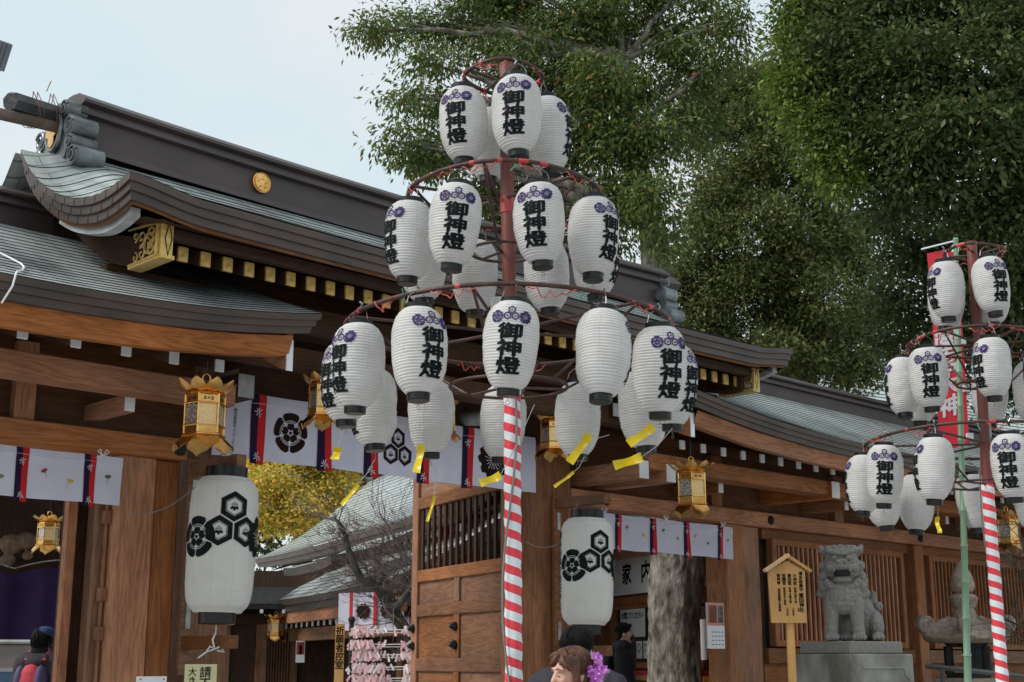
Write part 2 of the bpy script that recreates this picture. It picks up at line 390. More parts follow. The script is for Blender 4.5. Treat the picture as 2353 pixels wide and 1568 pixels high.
seam_shade = M('seam_edge_shade', (.022, .022, .024), None, 9, rough=.8, spec=.1)  # dark seam patina plus painted shade under each course lap
copper_brown = M('brown_copper', (.090, .060, .046), (.050, .040, .036), 2.2, (1, 1, 3), .5, .15, .08, 14)
copper_ridge = M('purple_brown_copper', (.082, .060, .059), (.055, .043, .044), 1.7, (1, 1, 2), .48, .2, .06, 12)
copper_blue = M('blue_green_copper', (.22, .255, .265), (.085, .085, .092), 5, (1, 1, 1), .35, .4, .1, 12)
gold = M('gilded_metal', (.85, .52, .18), (.66, .36, .10), 9, (1, 1, 1), .26, 1.0, .08, 60)
gold_flat = M('gilt_plate', (.74, .50, .17), (.56, .36, .10), 22, (1, 1, 1), .4, .35, .35, 70)
white_paint = M('white_paint', (.84, .85, .88), (.74, .75, .78), 6, rough=.6)
grey_paint = M('aged_white_paint', (.42, .43, .44), (.30, .30, .30), 9, rough=.7)
black_gloss = M('black_plastic', (.007, .007, .008), (.013, .013, .014), 8, rough=.3, spec=.35)
iron = M('rusty_iron', (.095, .045, .036), (.045, .026, .024), 12, rough=.55, metal=.4, bump=.2, bsc=60)
red_paint = M('red_painted_steel', (.20, .045, .034), (.11, .034, .028), 6, (1, 1, .4), .5, bump=.15, bsc=40)
red_tape = M('red_tape', (.48, .055, .05), (.36, .04, .04), 10, rough=.4)
wire_red = M('red_wire', (.55, .10, .07), (.42, .06, .05), 10, rough=.4)
wire_green = M('green_string', (.03, .28, .14), None, 10)
cable_grey = M('grey_cable', (.22, .21, .2), None, 10, rough=.5)
steel = M('steel_wire', (.35, .34, .33), (.2, .2, .2), 10, rough=.35, metal=.8)
ink = M('black_ink', (.006, .008, .009), (.014, .018, .02), 30, rough=.8, spec=.08)
ink_purple = M('purple_ink', (.030, .020, .075), (.07, .05, .14), 30, rough=.8, spec=.08)
ink_brown = M('brown_black_dye', (.018, .009, .008), (.026, .014, .011), 20, rough=.85, spec=.08)
cloth_white = M('white_cotton', (.66, .66, .78), (.60, .60, .73), 3, rough=.85, bump=.1, bsc=120, transl=.2)
cloth_purple = M('purple_cloth', (.022, .008, .042), (.016, .006, .03), 5, rough=.85)
cloth_red = M('red_cloth', (.55, .022, .026), (.45, .02, .024), 5, rough=.85)
white_ink = M('white_dye', (.72, .72, .78), None, 9, rough=.85)
yellow_film = M('yellow_foil', (.78, .60, .015), (.6, .44, .01), 6, rough=.28, transl=.15)
stone_dark = M('grey_granite', (.33, .315, .29), (.185, .178, .165), 60, rough=.9, bump=.35, bsc=90, lo=.3, hi=.7)
stone_ped = M('stained_granite', (.36, .355, .33), (.16, .15, .125), 3.2, (1, 1, .6), .85, bump=.4, bsc=70, lo=.36, hi=.62, det=9)
stone_brown = M('brown_granite', (.38, .31, .25), (.25, .20, .165), 16, rough=.88, bump=.4, bsc=60)
stone_black = M('black_stone', (.035, .035, .038), (.02, .02, .02), 10, rough=.8, bump=.3, bsc=40)
paving = M('stone_paving', (.46, .45, .43), (.38, .37, .35), 2, rough=.85, bump=.2, bsc=20)
gravel = M('courtyard_gravel', (.46, .45, .42), (.36, .35, .33), 40, rough=.9, bump=.4, bsc=60)
bark = M('grey_bark', (.28, .255, .225), (.06, .05, .038), 9, (1, 1, .5), .95, bump=1.0, bsc=30, lo=.34, hi=.66, det=12, spec=.1)
bark_dark = M('dark_bark', (.075, .062, .05), (.03, .025, .02), 9, (1, 1, .3), .9, bump=.8, bsc=18)
bark_plum = M('plum_bark', (.10, .092, .082), (.04, .037, .033), 12, (1, 1, .5), .85, bump=.5, bsc=30)
twig_mat = M('twig_bark', (.16, .11, .10), (.09, .065, .06), 14, rough=.75)
bamboo = M('green_bamboo', (.20, .34, .235), (.16, .27, .16), 5, (1, 1, .2), .4)
glass_dark = M('window_glass', (.045, .05, .055), None, 4, rough=.08, spec=.7)
skin = M('skin', (.56, .33, .245), (.52, .29, .21), 12, rough=.5)
paper = M('notice_paper', (.84, .85, .85), (.78, .79, .79), 5, rough=.7)
yellow_board = M('cream_board', (.66, .62, .36), (.6, .56, .32), 5, rough=.6)
def lantern_paper(name, c1, c2, seams, grime):
    m, t, b = base_mat(name); L = t.links; b.inputs['Roughness'].default_value = .6; b.inputs['Specular IOR Level'].default_value = .35
    g = t.nodes.new('ShaderNodeTexCoord'); oi = t.nodes.new('ShaderNodeObjectInfo'); ad = t.nodes.new('ShaderNodeVectorMath'); ad.operation = 'MULTIPLY_ADD'
    cb = t.nodes.new('ShaderNodeCombineXYZ')
    for i in range(3): L.new(oi.outputs['Random'], cb.inputs[i])
    ad.inputs[1].default_value = (37, 53, 71); L.new(cb.outputs[0], ad.inputs[0]); L.new(g.outputs['Object'], ad.inputs[2])
    n = t.nodes.new('ShaderNodeTexNoise'); n.inputs['Scale'].default_value = 7; n.inputs['Detail'].default_value = 6; L.new(ad.outputs[0], n.inputs['Vector'])
    r_ = t.nodes.new('ShaderNodeValToRGB'); r_.color_ramp.elements[0].position = .42; r_.color_ramp.elements[1].position = .78
    r_.color_ramp.elements[0].color = (*c1, 1); r_.color_ramp.elements[1].color = (*c2, 1); L.new(n.outputs['Fac'], r_.inputs['Fac'])
    # fine dirt flecks
    n4 = t.nodes.new('ShaderNodeTexNoise'); n4.inputs['Scale'].default_value = 34; n4.inputs['Detail'].default_value = 5; L.new(ad.outputs[0], n4.inputs['Vector'])
    m4 = t.nodes.new('ShaderNodeMapRange'); m4.inputs[1].default_value = .64; m4.inputs[2].default_value = .78; m4.inputs[3].default_value = 1; m4.inputs[4].default_value = grime; L.new(n4.outputs['Fac'], m4.inputs[0])
    # vertical pasted seams
    sp = t.nodes.new('ShaderNodeSeparateXYZ'); L.new(g.outputs['Object'], sp.inputs[0]); at2 = t.nodes.new('ShaderNodeMath'); at2.operation = 'ARCTAN2'; L.new(sp.outputs['Y'], at2.inputs[0]); L.new(sp.outputs['X'], at2.inputs[1])
    mu = t.nodes.new('ShaderNodeMath'); mu.operation = 'MULTIPLY_ADD'; mu.inputs[1].default_value = seams / 6.28318; mu.inputs[2].default_value = .37; L.new(at2.outputs[0], mu.inputs[0])
    fr = t.nodes.new('ShaderNodeMath'); fr.operation = 'FRACT'; L.new(mu.outputs[0], fr.inputs[0])
    lt = t.nodes.new('ShaderNodeMath'); lt.operation = 'LESS_THAN'; lt.inputs[1].default_value = .022; L.new(fr.outputs[0], lt.inputs[0])
    ms_ = t.nodes.new('ShaderNodeMapRange'); ms_.inputs[3].default_value = 1; ms_.inputs[4].default_value = .84; L.new(lt.outputs[0], ms_.inputs[0])
    pm = t.nodes.new('ShaderNodeMath'); pm.operation = 'MULTIPLY'; L.new(m4.outputs[0], pm.inputs[0]); L.new(ms_.outputs[0], pm.inputs[1])
    mx_ = t.nodes.new('ShaderNodeMix'); mx_.data_type = 'RGBA'; mx_.blend_type = 'MULTIPLY'; mx_.inputs[0].default_value = 1; L.new(r_.outputs[0], mx_.inputs[6]); L.new(pm.outputs[0], mx_.inputs[7]); L.new(mx_.outputs[2], b.inputs['Base Color'])
    n2 = t.nodes.new('ShaderNodeTexNoise'); n2.inputs['Scale'].default_value = 16; n2.inputs['Detail'].default_value = 5; L.new(ad.outputs[0], n2.inputs['Vector'])
    bp = t.nodes.new('ShaderNodeBump'); bp.inputs['Strength'].default_value = .35; bp.inputs['Distance'].default_value = .012; L.new(n2.outputs['Fac'], bp.inputs['Height']); L.new(bp.outputs[0], b.inputs['Normal'])
    tr = t.nodes.new('ShaderNodeBsdfTranslucent'); sh = t.nodes.new('ShaderNodeMixShader'); sh.inputs[0].default_value = .38
    L.new(mx_.outputs[2], tr.inputs['Color']); L.new(b.outputs[0], sh.inputs[1]); L.new(tr.outputs[0], sh.inputs[2]); L.new(sh.outputs[0], t.nodes['Material Output'].inputs['Surface'])
    return m
paper_lan = lantern_paper('lantern_paper', (.78, .775, .775), (.66, .65, .63), 8, .78)
paper_big = lantern_paper('big_lantern_paper', (.90, .89, .855), (.85, .835, .79), 10, .97)
def leafmat(name, cols, rough=.45, transl=.3, spec=.5):
    m, t, b = base_mat(name); L = t.links
    g = t.nodes.new('ShaderNodeNewGeometry'); r_ = t.nodes.new('ShaderNodeValToRGB')
    e = r_.color_ramp.elements
    while len(e) < len(cols): e.new(.5)
    for i, (p, c) in enumerate(cols): e[i].position = p; e[i].color = (*c, 1)
    L.new(g.outputs['Random Per Island'], r_.inputs['Fac']); L.new(r_.outputs[0], b.inputs['Base Color'])
    b.inputs['Roughness'].default_value = rough; b.inputs['Specular IOR Level'].default_value = spec
    tr = t.nodes.new('ShaderNodeBsdfTranslucent'); ms = t.nodes.new('ShaderNodeMixShader'); ms.inputs[0].default_value = transl
    L.new(r_.outputs[0], tr.inputs['Color']); L.new(b.outputs[0], ms.inputs[1]); L.new(tr.outputs[0], ms.inputs[2])
    L.new(ms.outputs[0], t.nodes['Material Output'].inputs['Surface']); return m
leaf_a = leafmat('evergreen_leaves', [(0, (.050, .090, .024)), (.45, (.092, .145, .036)), (.8, (.155, .20, .05)), (.975, (.22, .23, .06)), (1, (.34, .10, .03))], .5, .35, .35)
leaf_b = leafmat('olive_leaves', [(0, (.060, .092, .028)), (.5, (.110, .145, .044)), (.85, (.185, .20, .066)), (1, (.26, .24, .085))], .55, .35, .3)
leaf_c = leafmat('camphor_leaves', [(0, (.034, .060, .018)), (.5, (.062, .092, .027)), (.85, (.108, .135, .042)), (1, (.16, .155, .055))], .5, .35, .35)
leaf_sunlit = leafmat('sunlit_camphor_leaves', [(0, (.075, .13, .022)), (.6, (.14, .205, .034)), (1, (.21, .26, .05))], .5, .4, .35)
leaf_g = leafmat('ginkgo_leaves', [(0, (.55, .50, .08)), (.15, (.26, .33, .06)), (.35, (.46, .46, .08)), (.55, (.80, .60, .09)), (.85, (.90, .62, .13)), (1, (.86, .48, .11))], .6, .45)
def stripes_mat():
    m, t, b = base_mat('red_white_spiral_cloth'); L = t.links
    g = t.nodes.new('ShaderNodeTexCoord'); sp = t.nodes.new('ShaderNodeSeparateXYZ')
    at2 = t.nodes.new('ShaderNodeMath'); at2.operation = 'ARCTAN2'
    ma = t.nodes.new('ShaderNodeMath'); ma.operation = 'MULTIPLY_ADD'; ma.inputs[1].default_value = 1 / (2 * math.pi)
    mz = t.nodes.new('ShaderNodeMath'); mz.operation = 'MULTIPLY'; mz.inputs[1].default_value = 1 / .104
    fr = t.nodes.new('ShaderNodeMath'); fr.operation = 'FRACT'
    r_ = t.nodes.new('ShaderNodeValToRGB'); r_.color_ramp.interpolation = 'CONSTANT'
    r_.color_ramp.elements[0].color = (.70, .045, .065, 1); r_.color_ramp.elements[1].position = .5; r_.color_ramp.elements[1].color = (.70, .74, .78, 1)
    L.new(g.outputs['Object'], sp.inputs[0]); L.new(sp.outputs['Y'], at2.inputs[0]); L.new(sp.outputs['X'], at2.inputs[1])
    L.new(sp.outputs['Z'], mz.inputs[0]); L.new(at2.outputs[0], ma.inputs[0]); L.new(mz.outputs[0], ma.inputs[2])
    L.new(ma.outputs[0], fr.inputs[0]); L.new(fr.outputs[0], r_.inputs['Fac']); L.new(r_.outputs[0], b.inputs['Base Color'])
    b.inputs['Roughness'].default_value = .55
    n2 = t.nodes.new('ShaderNodeTexNoise'); n2.inputs['Scale'].default_value = 22; bp = t.nodes.new('ShaderNodeBump'); bp.inputs['Strength'].default_value = .3; bp.inputs['Distance'].default_value = .02
    L.new(g.outputs['Object'], n2.inputs['Vector']); L.new(n2.outputs['Fac'], bp.inputs['Height']); L.new(bp.outputs[0], b.inputs['Normal'])
    return m
stripes = stripes_mat()
def lattice_mat():
    m, t, b = base_mat('pierced_metal_panel'); L = t.links
    g = t.nodes.new('ShaderNodeTexCoord'); v = t.nodes.new('ShaderNodeTexVoronoi'); v.feature = 'DISTANCE_TO_EDGE'; v.inputs['Scale'].default_value = 55
    r_ = t.nodes.new('ShaderNodeValToRGB'); r_.color_ramp.elements[0].position = .1; r_.color_ramp.elements[1].position = .22
    r_.color_ramp.elements[0].color = (.62, .55, .50, 1); r_.color_ramp.elements[1].color = (.02, .016, .02, 1)
    L.new(g.outputs['Object'], v.inputs['Vector']); L.new(v.outputs['Distance'], r_.inputs['Fac']); L.new(r_.outputs[0], b.inputs['Base Color'])
    b.inputs['Roughness'].default_value = .35; b.inputs['Metallic'].default_value = .6; return m
pierced = lattice_mat()
pierced_gold = pierced.copy(); pierced_gold.name = 'chased_gold_panel'
for n_ in pierced_gold.node_tree.nodes:
    if n_.type == 'VALTORGB': n_.color_ramp.elements[0].color = (.85, .56, .22, 1); n_.color_ramp.elements[1].color = (.62, .50, .36, 1)
    if n_.type == 'TEX_VORONOI': n_.inputs['Scale'].default_value = 38

# ------------------------------------------------------------------ setting: ground
g = MB(); g.boxr(-300, 300, -60, 500, -.3, 0.0)
tag(g.build('ground', paving), kind='structure')
g = MB()
p = [W(-12, 9.4), W(34, 9.4), W(34, 60), W(-12, 60)]
g.add([(q.x, q.y, z) for z in (.004, .30) for q in p], [(0, 1, 5, 4), (1, 2, 6, 5), (2, 3, 7, 6), (3, 0, 4, 7), (4, 5, 6, 7)])
tag(g.build('courtyard_terrace', gravel), kind='structure')

# ------------------------------------------------------------------ roofs of the gate and its two wings
def pl(pts): # polyline by q
    qs = [p[0] for p in pts]; ts = [p[1] for p in pts]; zs = [p[2] for p in pts]
    return lambda q: (float(np.interp(q, qs, ts)), float(np.interp(q, qs, zs)))
def sm_pl(pts):
    f = pl(pts)
    def h(q):
        a = [f(max(0, min(1, q + d))) for d in (-.06, -.03, 0, .03, .06)]
        if q < .03 or q > .97: return f(q)
        return (sum(x[0] for x in a) / 5, sum(x[1] for x in a) / 5)
    return h
class Roof:
    def __init__(r, s0, s1, pc, pe=None, blend=.6, ends=(True, True), sori=0.0, soric=None):
        r.s0, r.s1, r.pc, r.pe, r.blend, r.ends, r.sori = s0, s1, pc, pe or pc, blend, ends, sori
        r.c = soric if soric is not None else (s0 + s1) / 2; r.h = max(abs(s0 - r.c), abs(s1 - r.c))
    def P(r, s, q, lift=0.0):
        w_ = 0.0
        if r.pe is not r.pc:
            d = min(s - r.s0 if r.ends[0] else 9, r.s1 - s if r.ends[1] else 9); w_ = smooth(1 - d / r.blend)
        a, b = r.pc(q), r.pe(q)
        t, z = lerp(a[0], b[0], w_), lerp(a[1], b[1], w_)
        z += r.sori * q * (abs(s - r.c) / r.h) ** 3
        return (s, t, z + lift)
    def slist(r, n=26):
        if r.pe is r.pc: return [lerp(r.s0, r.s1, i / n) for i in range(n + 1)]
        L = [r.s0 + r.blend * i / 12 for i in range(13)]; Rr = [r.s1 - r.blend * i / 12 for i in range(12, -1, -1)]
        return L + [lerp(L[-1], Rr[0], i / n) for i in range(1, n)] + Rr
    def surface(r, mb, courses, lift=.016, back_t=None, bk=1.0):
        ss = r.slist(); rows = []
        for i in range(courses):
            q0, q1 = i / courses, (i + 1) / courses
            a, b_, c_ = [r.P(s, q0) for s in ss], [r.P(s, (q0 + q1) / 2, lift * .55) for s in ss], [r.P(s, q1, lift) for s in ss]
            mb.grid([a, b_, c_], flip=True)
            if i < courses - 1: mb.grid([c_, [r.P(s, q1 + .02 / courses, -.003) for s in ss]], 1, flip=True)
        if back_t is not None: mb.grid([[(p[0], back_t + bk * (back_t - p[1]), p[2]) for p in row] for row in [[r.P(s, q) for s in ss] for q in np.linspace(0, 1, 12)]])
    def edge(r, mb, rows, m_of, verge=True, ends=(True, True)):
        # rows: (inset, drop); front edge then verges with mitred corners
        ss = r.slist(); sm = (r.s0 + r.s1) / 2; hw = (r.s1 - r.s0) / 2
        lines = []
        for ins, dn in rows:
            L = []
            for s in ss:
                p = r.P(s, 1.0); k = ins / hw
                L.append((s + (sm - s) * k, p[1] + ins, p[2] - dn))
            lines.append(L)
        for i in range(len(rows) - 1): mb.grid([lines[i], lines[i + 1]], m_of(i), flip=True)
        for e, (s, sg) in enumerate(((r.s0, 1), (r.s1, -1))):
            if not ends[e]: continue
            qs = np.linspace(0, 1, 28); lines = []
            for ins, dn in rows:
                L = []
                for q in qs:
                    p = r.P(s, q); L.append((s + sg * ins, p[1] + ins * smooth((q - .55) / .45), p[2] - dn))
                lines.append(L)
            for i in range(len(rows) - 1): mb.grid([lines[i], lines[i + 1]], m_of(i), flip=(sg < 0))

main = Roof(4.30, 12.14, sm_pl([(0, 9.83, 5.46), (.25, 9.43, 5.22), (.5, 9.03, 5.02), (.75, 8.6, 4.87), (1, 8.2, 4.70)]),
            sm_pl([(0, 9.95, 5.43), (.07, 9.83, 5.26), (.2, 9.57, 5.05), (.4, 9.22, 4.85), (.54, 8.98, 4.76), (.64, 8.80, 4.72), (.76, 8.60, 4.69), (.9, 8.35, 4.70), (1, 8.17, 4.745)]), .62, sori=.03)
BANDS = [(0, 0), (.0, .055), (.018, .058), (.020, .117), (.038, .120), (.040, .180), (.065, .183)]

def ridge(mb, s0, s1, tc, z0, h, wd, up=.03, n=20, ms=(0, 0)):
    # stacked box ridge; profile half-widths by height fraction
    prof = [(1.55, 0), (1.5, .10), (1.2, .11), (1.2, .18), (1.0, .19), (1.0, .60), (1.35, .62), (1.35, .69), (1.15, .70), (1.15, .76), (1.5, .79), (1.5, .84), (.9, .97), (.2, 1.0)]
    ss = [lerp(s0, s1, i / n) for i in range(n + 1)]; rows = []
    for k, f in prof: rows.append([(s, tc - wd * k, z0 + h * f + up * abs(2 * (s - (s0 + s1) / 2) / (s1 - s0)) ** 2.5) for s in ss])
    back = [[(p[0], 2 * tc - p[1], p[2]) for p in row] for row in rows[::-1]]
    mb.grid(rows + back, flip=True)
    for i in (0, -1):
        loop = [row[i] for row in rows] + [row[i] for row in back]
        mb.add(loop, [tuple(range(len(loop)))])

gate = building('shrine_gate', 'large two tiered wooden shrine gate with green copper roof and gold rafter ends', 'gate', 8.25, 10.0)
mb = MB(); main.surface(mb, 12, .007, 10.0); mb.build('roof', [copper, seam_shade], gate)
mb = MB(); main.edge(mb, BANDS, lambda i: 0)
eb = mb.build('eave_edge', copper_brown, gate)
# standing seams across the eave bands
for e, s in ((0, 4.30), (1, 12.14)):
    sg = 1 if e == 0 else -1
    for b_, (i0, d0, d1) in enumerate(((0, 0, .055), (.018, .058, .117), (.038, .120, .18))):
        for k in range(1, 11):
            q = (k - .5 * (b_ % 2)) / 11; p = main.P(s, q); y = p[1] + i0 * smooth((q - .55) / .45)
            mb = MB(); mb.boxr(s + sg * i0 - .004, s + sg * i0 + .004, y - .004, y + .004, p[2] - d1, p[2] - d0); mb.build('seam', copper_ridge, eb, root=gate)
# pale lining board, barge board and soffit
mb = MB(); main.edge(mb, [(.065, .1835), (.074, .205)], lambda i: 0); mb.build('lining_strip', ox_, gate)
def verge_board(mb, roof, s, sg, ins0, thick, d0, d1, q0, q1, n=24, d1f=None):
    a, b = [], []
    for i in range(n + 1):
        q = lerp(q0, q1, i / n); p = roof.P(roof.s0 if sg > 0 else roof.s1, q); y = p[1] + .12 * smooth((q - .55) / .45)
        dd = d1 if d1f is None else d1f(q, d1)
        a.append([(s + sg * ins0, y, p[2] - d0), (s + sg * ins0, y, p[2] - dd), (s + sg * (ins0 + thick), y, p[2] - dd), (s + sg * (ins0 + thick), y, p[2] - d0)])
    mb.grid(a, closed=True, flip=(sg < 0)); mb.add(a[0], [(0, 1, 2, 3)]); mb.add(a[-1], [(3, 2, 1, 0)])
for s, sg in ((4.30, 1), (12.14, -1)):
    mb = MB(); verge_board(mb, main, s, sg, .10, .08, .185, .245, .30, .985); mb.build('lining_board', grey_paint, gate)
    mb = MB(); verge_board(mb, main, s, sg, .42, .06, .19, .42, .02, .86); mb.build('barge_board', dy_, gate)
    mb = MB(); verge_board(mb, main, s, sg, .5, .05, .19, .8, .0, .55); mb.build('gable_board', dy_, gate)
mb = MB(); ss = [4.5 + i * (11.94 - 4.5) / 12 for i in range(13)]
mb.grid([[(s, 8.27, 4.52) for s in ss], [(s, 8.7, 4.60) for s in ss], [(s, 10.0, 5.15) for s in ss], [(s, 11.7, 4.5) for s in ss]])
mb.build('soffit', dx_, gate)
mb = MB(); mb.boxr(4.80, 11.72, 8.42, 8.50, 4.46, 4.54, c=.006); mb.build('fascia_beam', dx_, gate)
# gold-tipped rafters
def rafter_set(parent, s_list, t0, t1, z0, slope, wd, hh, mat, capmat, emblem=False):
    mb = MB(); L = t1 - t0
    mb.add([(x, y, z + slope * (y - 0)) for y in (0, L) for z in (-hh / 2, hh / 2) for x in (-wd / 2, wd / 2)], [(0, 1, 3, 2), (4, 6, 7, 5), (0, 4, 5, 1), (2, 3, 7, 6), (0, 2, 6, 4), (1, 5, 7, 3)])
    me = mb.mesh('rafter'); me.materials.append(mat)
    cb = MB(); cb.boxr(-wd / 2 - .004, wd / 2 + .004, -.012, .012, -hh / 2 - .004, hh / 2 + .004, c=.003)
    if emblem:
        for cx_, cy_, r_ in ((0, hh * .2, hh * .16), (-wd * .2, -hh * .1, hh * .16), (wd * .2, -hh * .1, hh * .16)):
            cb.polys([[circ(cx_, cy_, r_, 6, math.pi / 2), circ(cx_, cy_, r_ * .6, 6, math.pi / 2)]], lambda x, y: (x, -.0145, y), 0)
            cb.tube([(cx_ + r_ * math.cos(a), -.012, cy_ + r_ * math.sin(a)) for a in [R(90 + 60 * i) for i in range(6)]], .004, 5, closed=True)
    cme = cb.mesh('end_cap'); cme.materials.append(capmat)
    o0 = ORG[parent.name]; first = None
    for s in s_list:
        if first is None:
            r_ = link('rafter', me, parent); link('end_cap', cme, r_); first = r_
        else:
            r_ = first.copy(); col.objects.link(r_)
            c_ = first.children[0].copy(); col.objects.link(c_); c_.parent = r_
        r_.location = (s - o0[0], t0 - o0[1], z0 - o0[2])
rafter_set(gate, [4.98 + .1912 * i for i in range(36)], 8.58, 10.0, 4.415, .30, .075, .105, dy_, gold_flat, True)
# gold barge-end fittings with openwork scrolls
def spiral(cx_, cz_, r0, a0, turns, sg=1, n=22, k=.18):
    return [(cx_ + r0 * (1 - (1 - k) * i / n) * math.cos(a0 + sg * turns * 2 * math.pi * i / n), cz_ + r0 * (1 - (1 - k) * i / n) * math.sin(a0 + sg * turns * 2 * math.pi * i / n)) for i in range(n + 1)]
for s, sg in ((4.70, 1), (11.80, -1)):
    t0, t1, z0, z1 = 8.41, 8.86, 4.315, 4.565
    mb = MB(); o = s - sg * .012
    mb.boxr(s - .012, s + sg * .085, t0 - .03, t0, z0 - .01, z1 + .01, c=.004) if sg > 0 else mb.boxr(s - .085, s + .012, t0 - .03, t0, z0 - .01, z1 + .01, c=.004)
    mb.boxr(min(s, s + sg * .09) - .012, max(s, s + sg * .09) + .012, t0 - .028, t1 - .02, z0 - .022, z0 + .006)
    f = lambda y, z: (o, y, z)
    for pth, rr in ((spiral(t0 + .13, lerp(z0, z1, .52), .105, R(200), 1.4), .011), (spiral(t0 + .10, z0 + .07, .06, R(100), 1.3, -1), .009), (spiral(t0 + .11, z1 - .06, .06, R(250), 1.3), .009),
                    (spiral(t0 + .24, z0 + .06, .055, R(60), 1.2), .008), (spiral(t0 + .25, z1 - .07, .06, R(280), 1.2, -1), .008), (spiral(t0 + .33, z0 + .045, .04, R(90), 1.1), .007), (spiral(t0 + .34, z1 - .045, .04, R(270), 1.1, -1), .007)):
        mb.tube([f(a, b) for a, b in pth], rr, 5)
    mb.tube([f(t0 + .02, z0), f(t0 + .02, z1)], .02, 5); mb.tube([f(t0, z0 + .005), f(t1 - .02, z0 + .005)], [.016, .008], 5); mb.tube([f(t0, z1), f(t1, z1 + .03)], [.016, .007], 5)
    gf = mb.build('gilt_fitting', gold_flat, gate)
    mb = MB(); cx_ = s + sg * .045; zc = (z0 + z1) / 2
    mb.polys([[[(cx_, zc + .135), (cx_ - .032, zc), (cx_, zc - .135), (cx_ + .032, zc)], [(cx_, zc + .11), (cx_ + .022, zc), (cx_, zc - .11), (cx_ - .022, zc)]]], lambda x, y: (x, t0 - .0335, y))
    mb.build('diamond_inlay', black_gloss, gf, root=gate)
# ridge and its crest discs, gable-end ornaments
mb = MB(); ridge(mb, 4.70, 12.05, 10.0, 5.43, .53, .165, .05); rg = mb.build('ridge', copper_ridge, gate)
for s in (6.44, 8.36, 10.28):
    mb = MB(); y = 10.0 - .165
    for k, (r_, dp) in enumerate(((.095, .03), (.072, .038))):
        mb.add([(s + r_ * math.cos(a), y - dp, 5.655 + r_ * math.sin(a)) for a in [2 * math.pi * i / 28 for i in range(28)]] + [(s + r_ * math.cos(a), y + .01, 5.655 + r_ * math.sin(a)) for a in [2 * math.pi * i / 28 for i in range(28)]],
               [tuple(range(27, -1, -1))] + [(i, (i + 1) % 28, 28 + (i + 1) % 28, 28 + i) for i in range(28)])
    mb.tube([(s + .088 * math.cos(a), y - .03, 5.655 + .088 * math.sin(a)) for a in [2 * math.pi * i / 28 for i in range(28)]], .009, 6, closed=True)
    for k in range(5):
        a = R(90 + 72 * k); mb.ball((s + .042 * math.cos(a), y - .038, 5.655 + .042 * math.sin(a)), (.02, .01, .02), 8)
    mb.build('gold_crest', gold, rg, smooth_=False, root=gate, auto=40)
def ornament(parent, s, sg):
    # gable-end ridge ornament: a plate with rolled scroll ears on the front and the back
    mb = MB()
    outl = [(-.17, 0), (-.24, .12), (-.20, .25), (-.19, .36), (-.13, .47), (0, .50), (.13, .47), (.19, .36), (.20, .25), (.24, .12), (.17, 0)]
    z0 = 5.42
    a = [(s, 10 + u, z0 + v) for u, v in outl]; b = [(s + sg * .12, 10 + u, z0 + v) for u, v in outl]
    n = len(outl); mb.add(a + b, [tuple(range(n)), tuple(range(2 * n - 1, n - 1, -1))] + [(i, i + n, (i + 1) % n + n, (i + 1) % n) for i in range(n)])
    for f in (-1, 1):
        for (u, v, r_, ln) in ((.335, -.03, .082, .23), (.265, .10, .062, .20), (.245, .235, .085, .20), (.14, .415, .07, .16)):
            mb.tube([(s - sg * .015, 10 + f * u, z0 + v), (s + sg * ln, 10 + f * u, z0 + v)], r_, 16)
            mb.tube([(s - sg * .02, 10 + f * y_, z_ + z0) for y_, z_ in spiral(u, v, r_ * .92, R(20), 1.6, 1, 20, .2)], .011, 5)
    mb.tube([(s - sg * .02, 10 + .115 * math.cos(q), z0 + .25 + .16 * math.sin(q)) for q in [2 * math.pi * i / 24 for i in range(24)]], .022, 6, closed=True)
    o = mb.build('ridge_ornament', copper_blue, parent, smooth_=True, auto=35)
    if sg < 0:
        c_ = MB(); c_.tube([(s - .1, 10, 5.86), (s + .14, 10, 5.875), (s + .36, 10, 5.90)], [.12, .12, .11], 4); c_.build('ridge_cap_end', copper_ridge, parent)
    mb = MB()
    for (y_, z_) in ((-.0, .33), (-.045, .245), (.045, .245), (0, .16)):
        mb.add([(s - sg * .045, 10 + y_ + .055 * math.cos(q), z0 + z_ + .055 * math.sin(q)) for q in [R(90 + 60 * i) for i in range(6)]] + [(s, 10 + y_ + .055 * math.cos(q), z0 + z_ + .055 * math.sin(q)) for q in [R(90 + 60 * i) for i in range(6)]],
               [tuple(range(6)), *[(i, (i + 1) % 6, 6 + (i + 1) % 6, 6 + i) for i in range(6)]])
    mb.build('gold_emblem', gold, o, root=gate)
ornament(gate, 4.60, 1); ornament(gate, 12.08, -1)
# timber spar with a wired-on ridge tile poking out over the left gable
mb = MB(); mb.tube([(3.2, 9.62, 5.49), (4.62, 9.98, 5.71)], [.042, .05], 12); spar = mb.build('ridge_spar', M('weathered_timber', (.20, .15, .125), (.10, .075, .06), 9, (.2, 1, 1), .8, bump=.4), gate)
mb = MB(); mb.tube([(4.14, 9.86, 5.755), (4.16, 9.87, 5.76), (4.55, 9.98, 5.80), (4.80, 10.0, 5.81)], [.070, .086, .084, .075], 7)
mb.tube([(4.66, 9.99, 5.81), (4.80, 10.0, 5.82)], [.092, .092], 7); tl = mb.build('ridge_tile', M('dark_ridge_tile', (.022, .022, .027), (.045, .042, .046), 9, rough=.45, bump=.4), spar, root=gate)
mb = MB()
for s in (4.34, 4.38, 4.50, 4.53):
    zc = lerp(5.72, 5.80, (s - 4.2) / .3); yc = lerp(9.87, 9.95, (s - 4.2) / .3)
    mb.tube([(s + .03 * math.sin(q * 2), yc + .125 * math.cos(q), zc + .15 * math.sin(q)) for q in [2 * math.pi * i / 16 for i in range(16)]], .0035, 4, closed=True)
mb.tube([(4.4, 9.8, 5.9), (4.43, 9.8, 6.0)], .004, 4); mb.build('rusty_wire', M('rust_wire', (.22, .09, .035), (.12, .05, .025), 9), spar, root=gate)
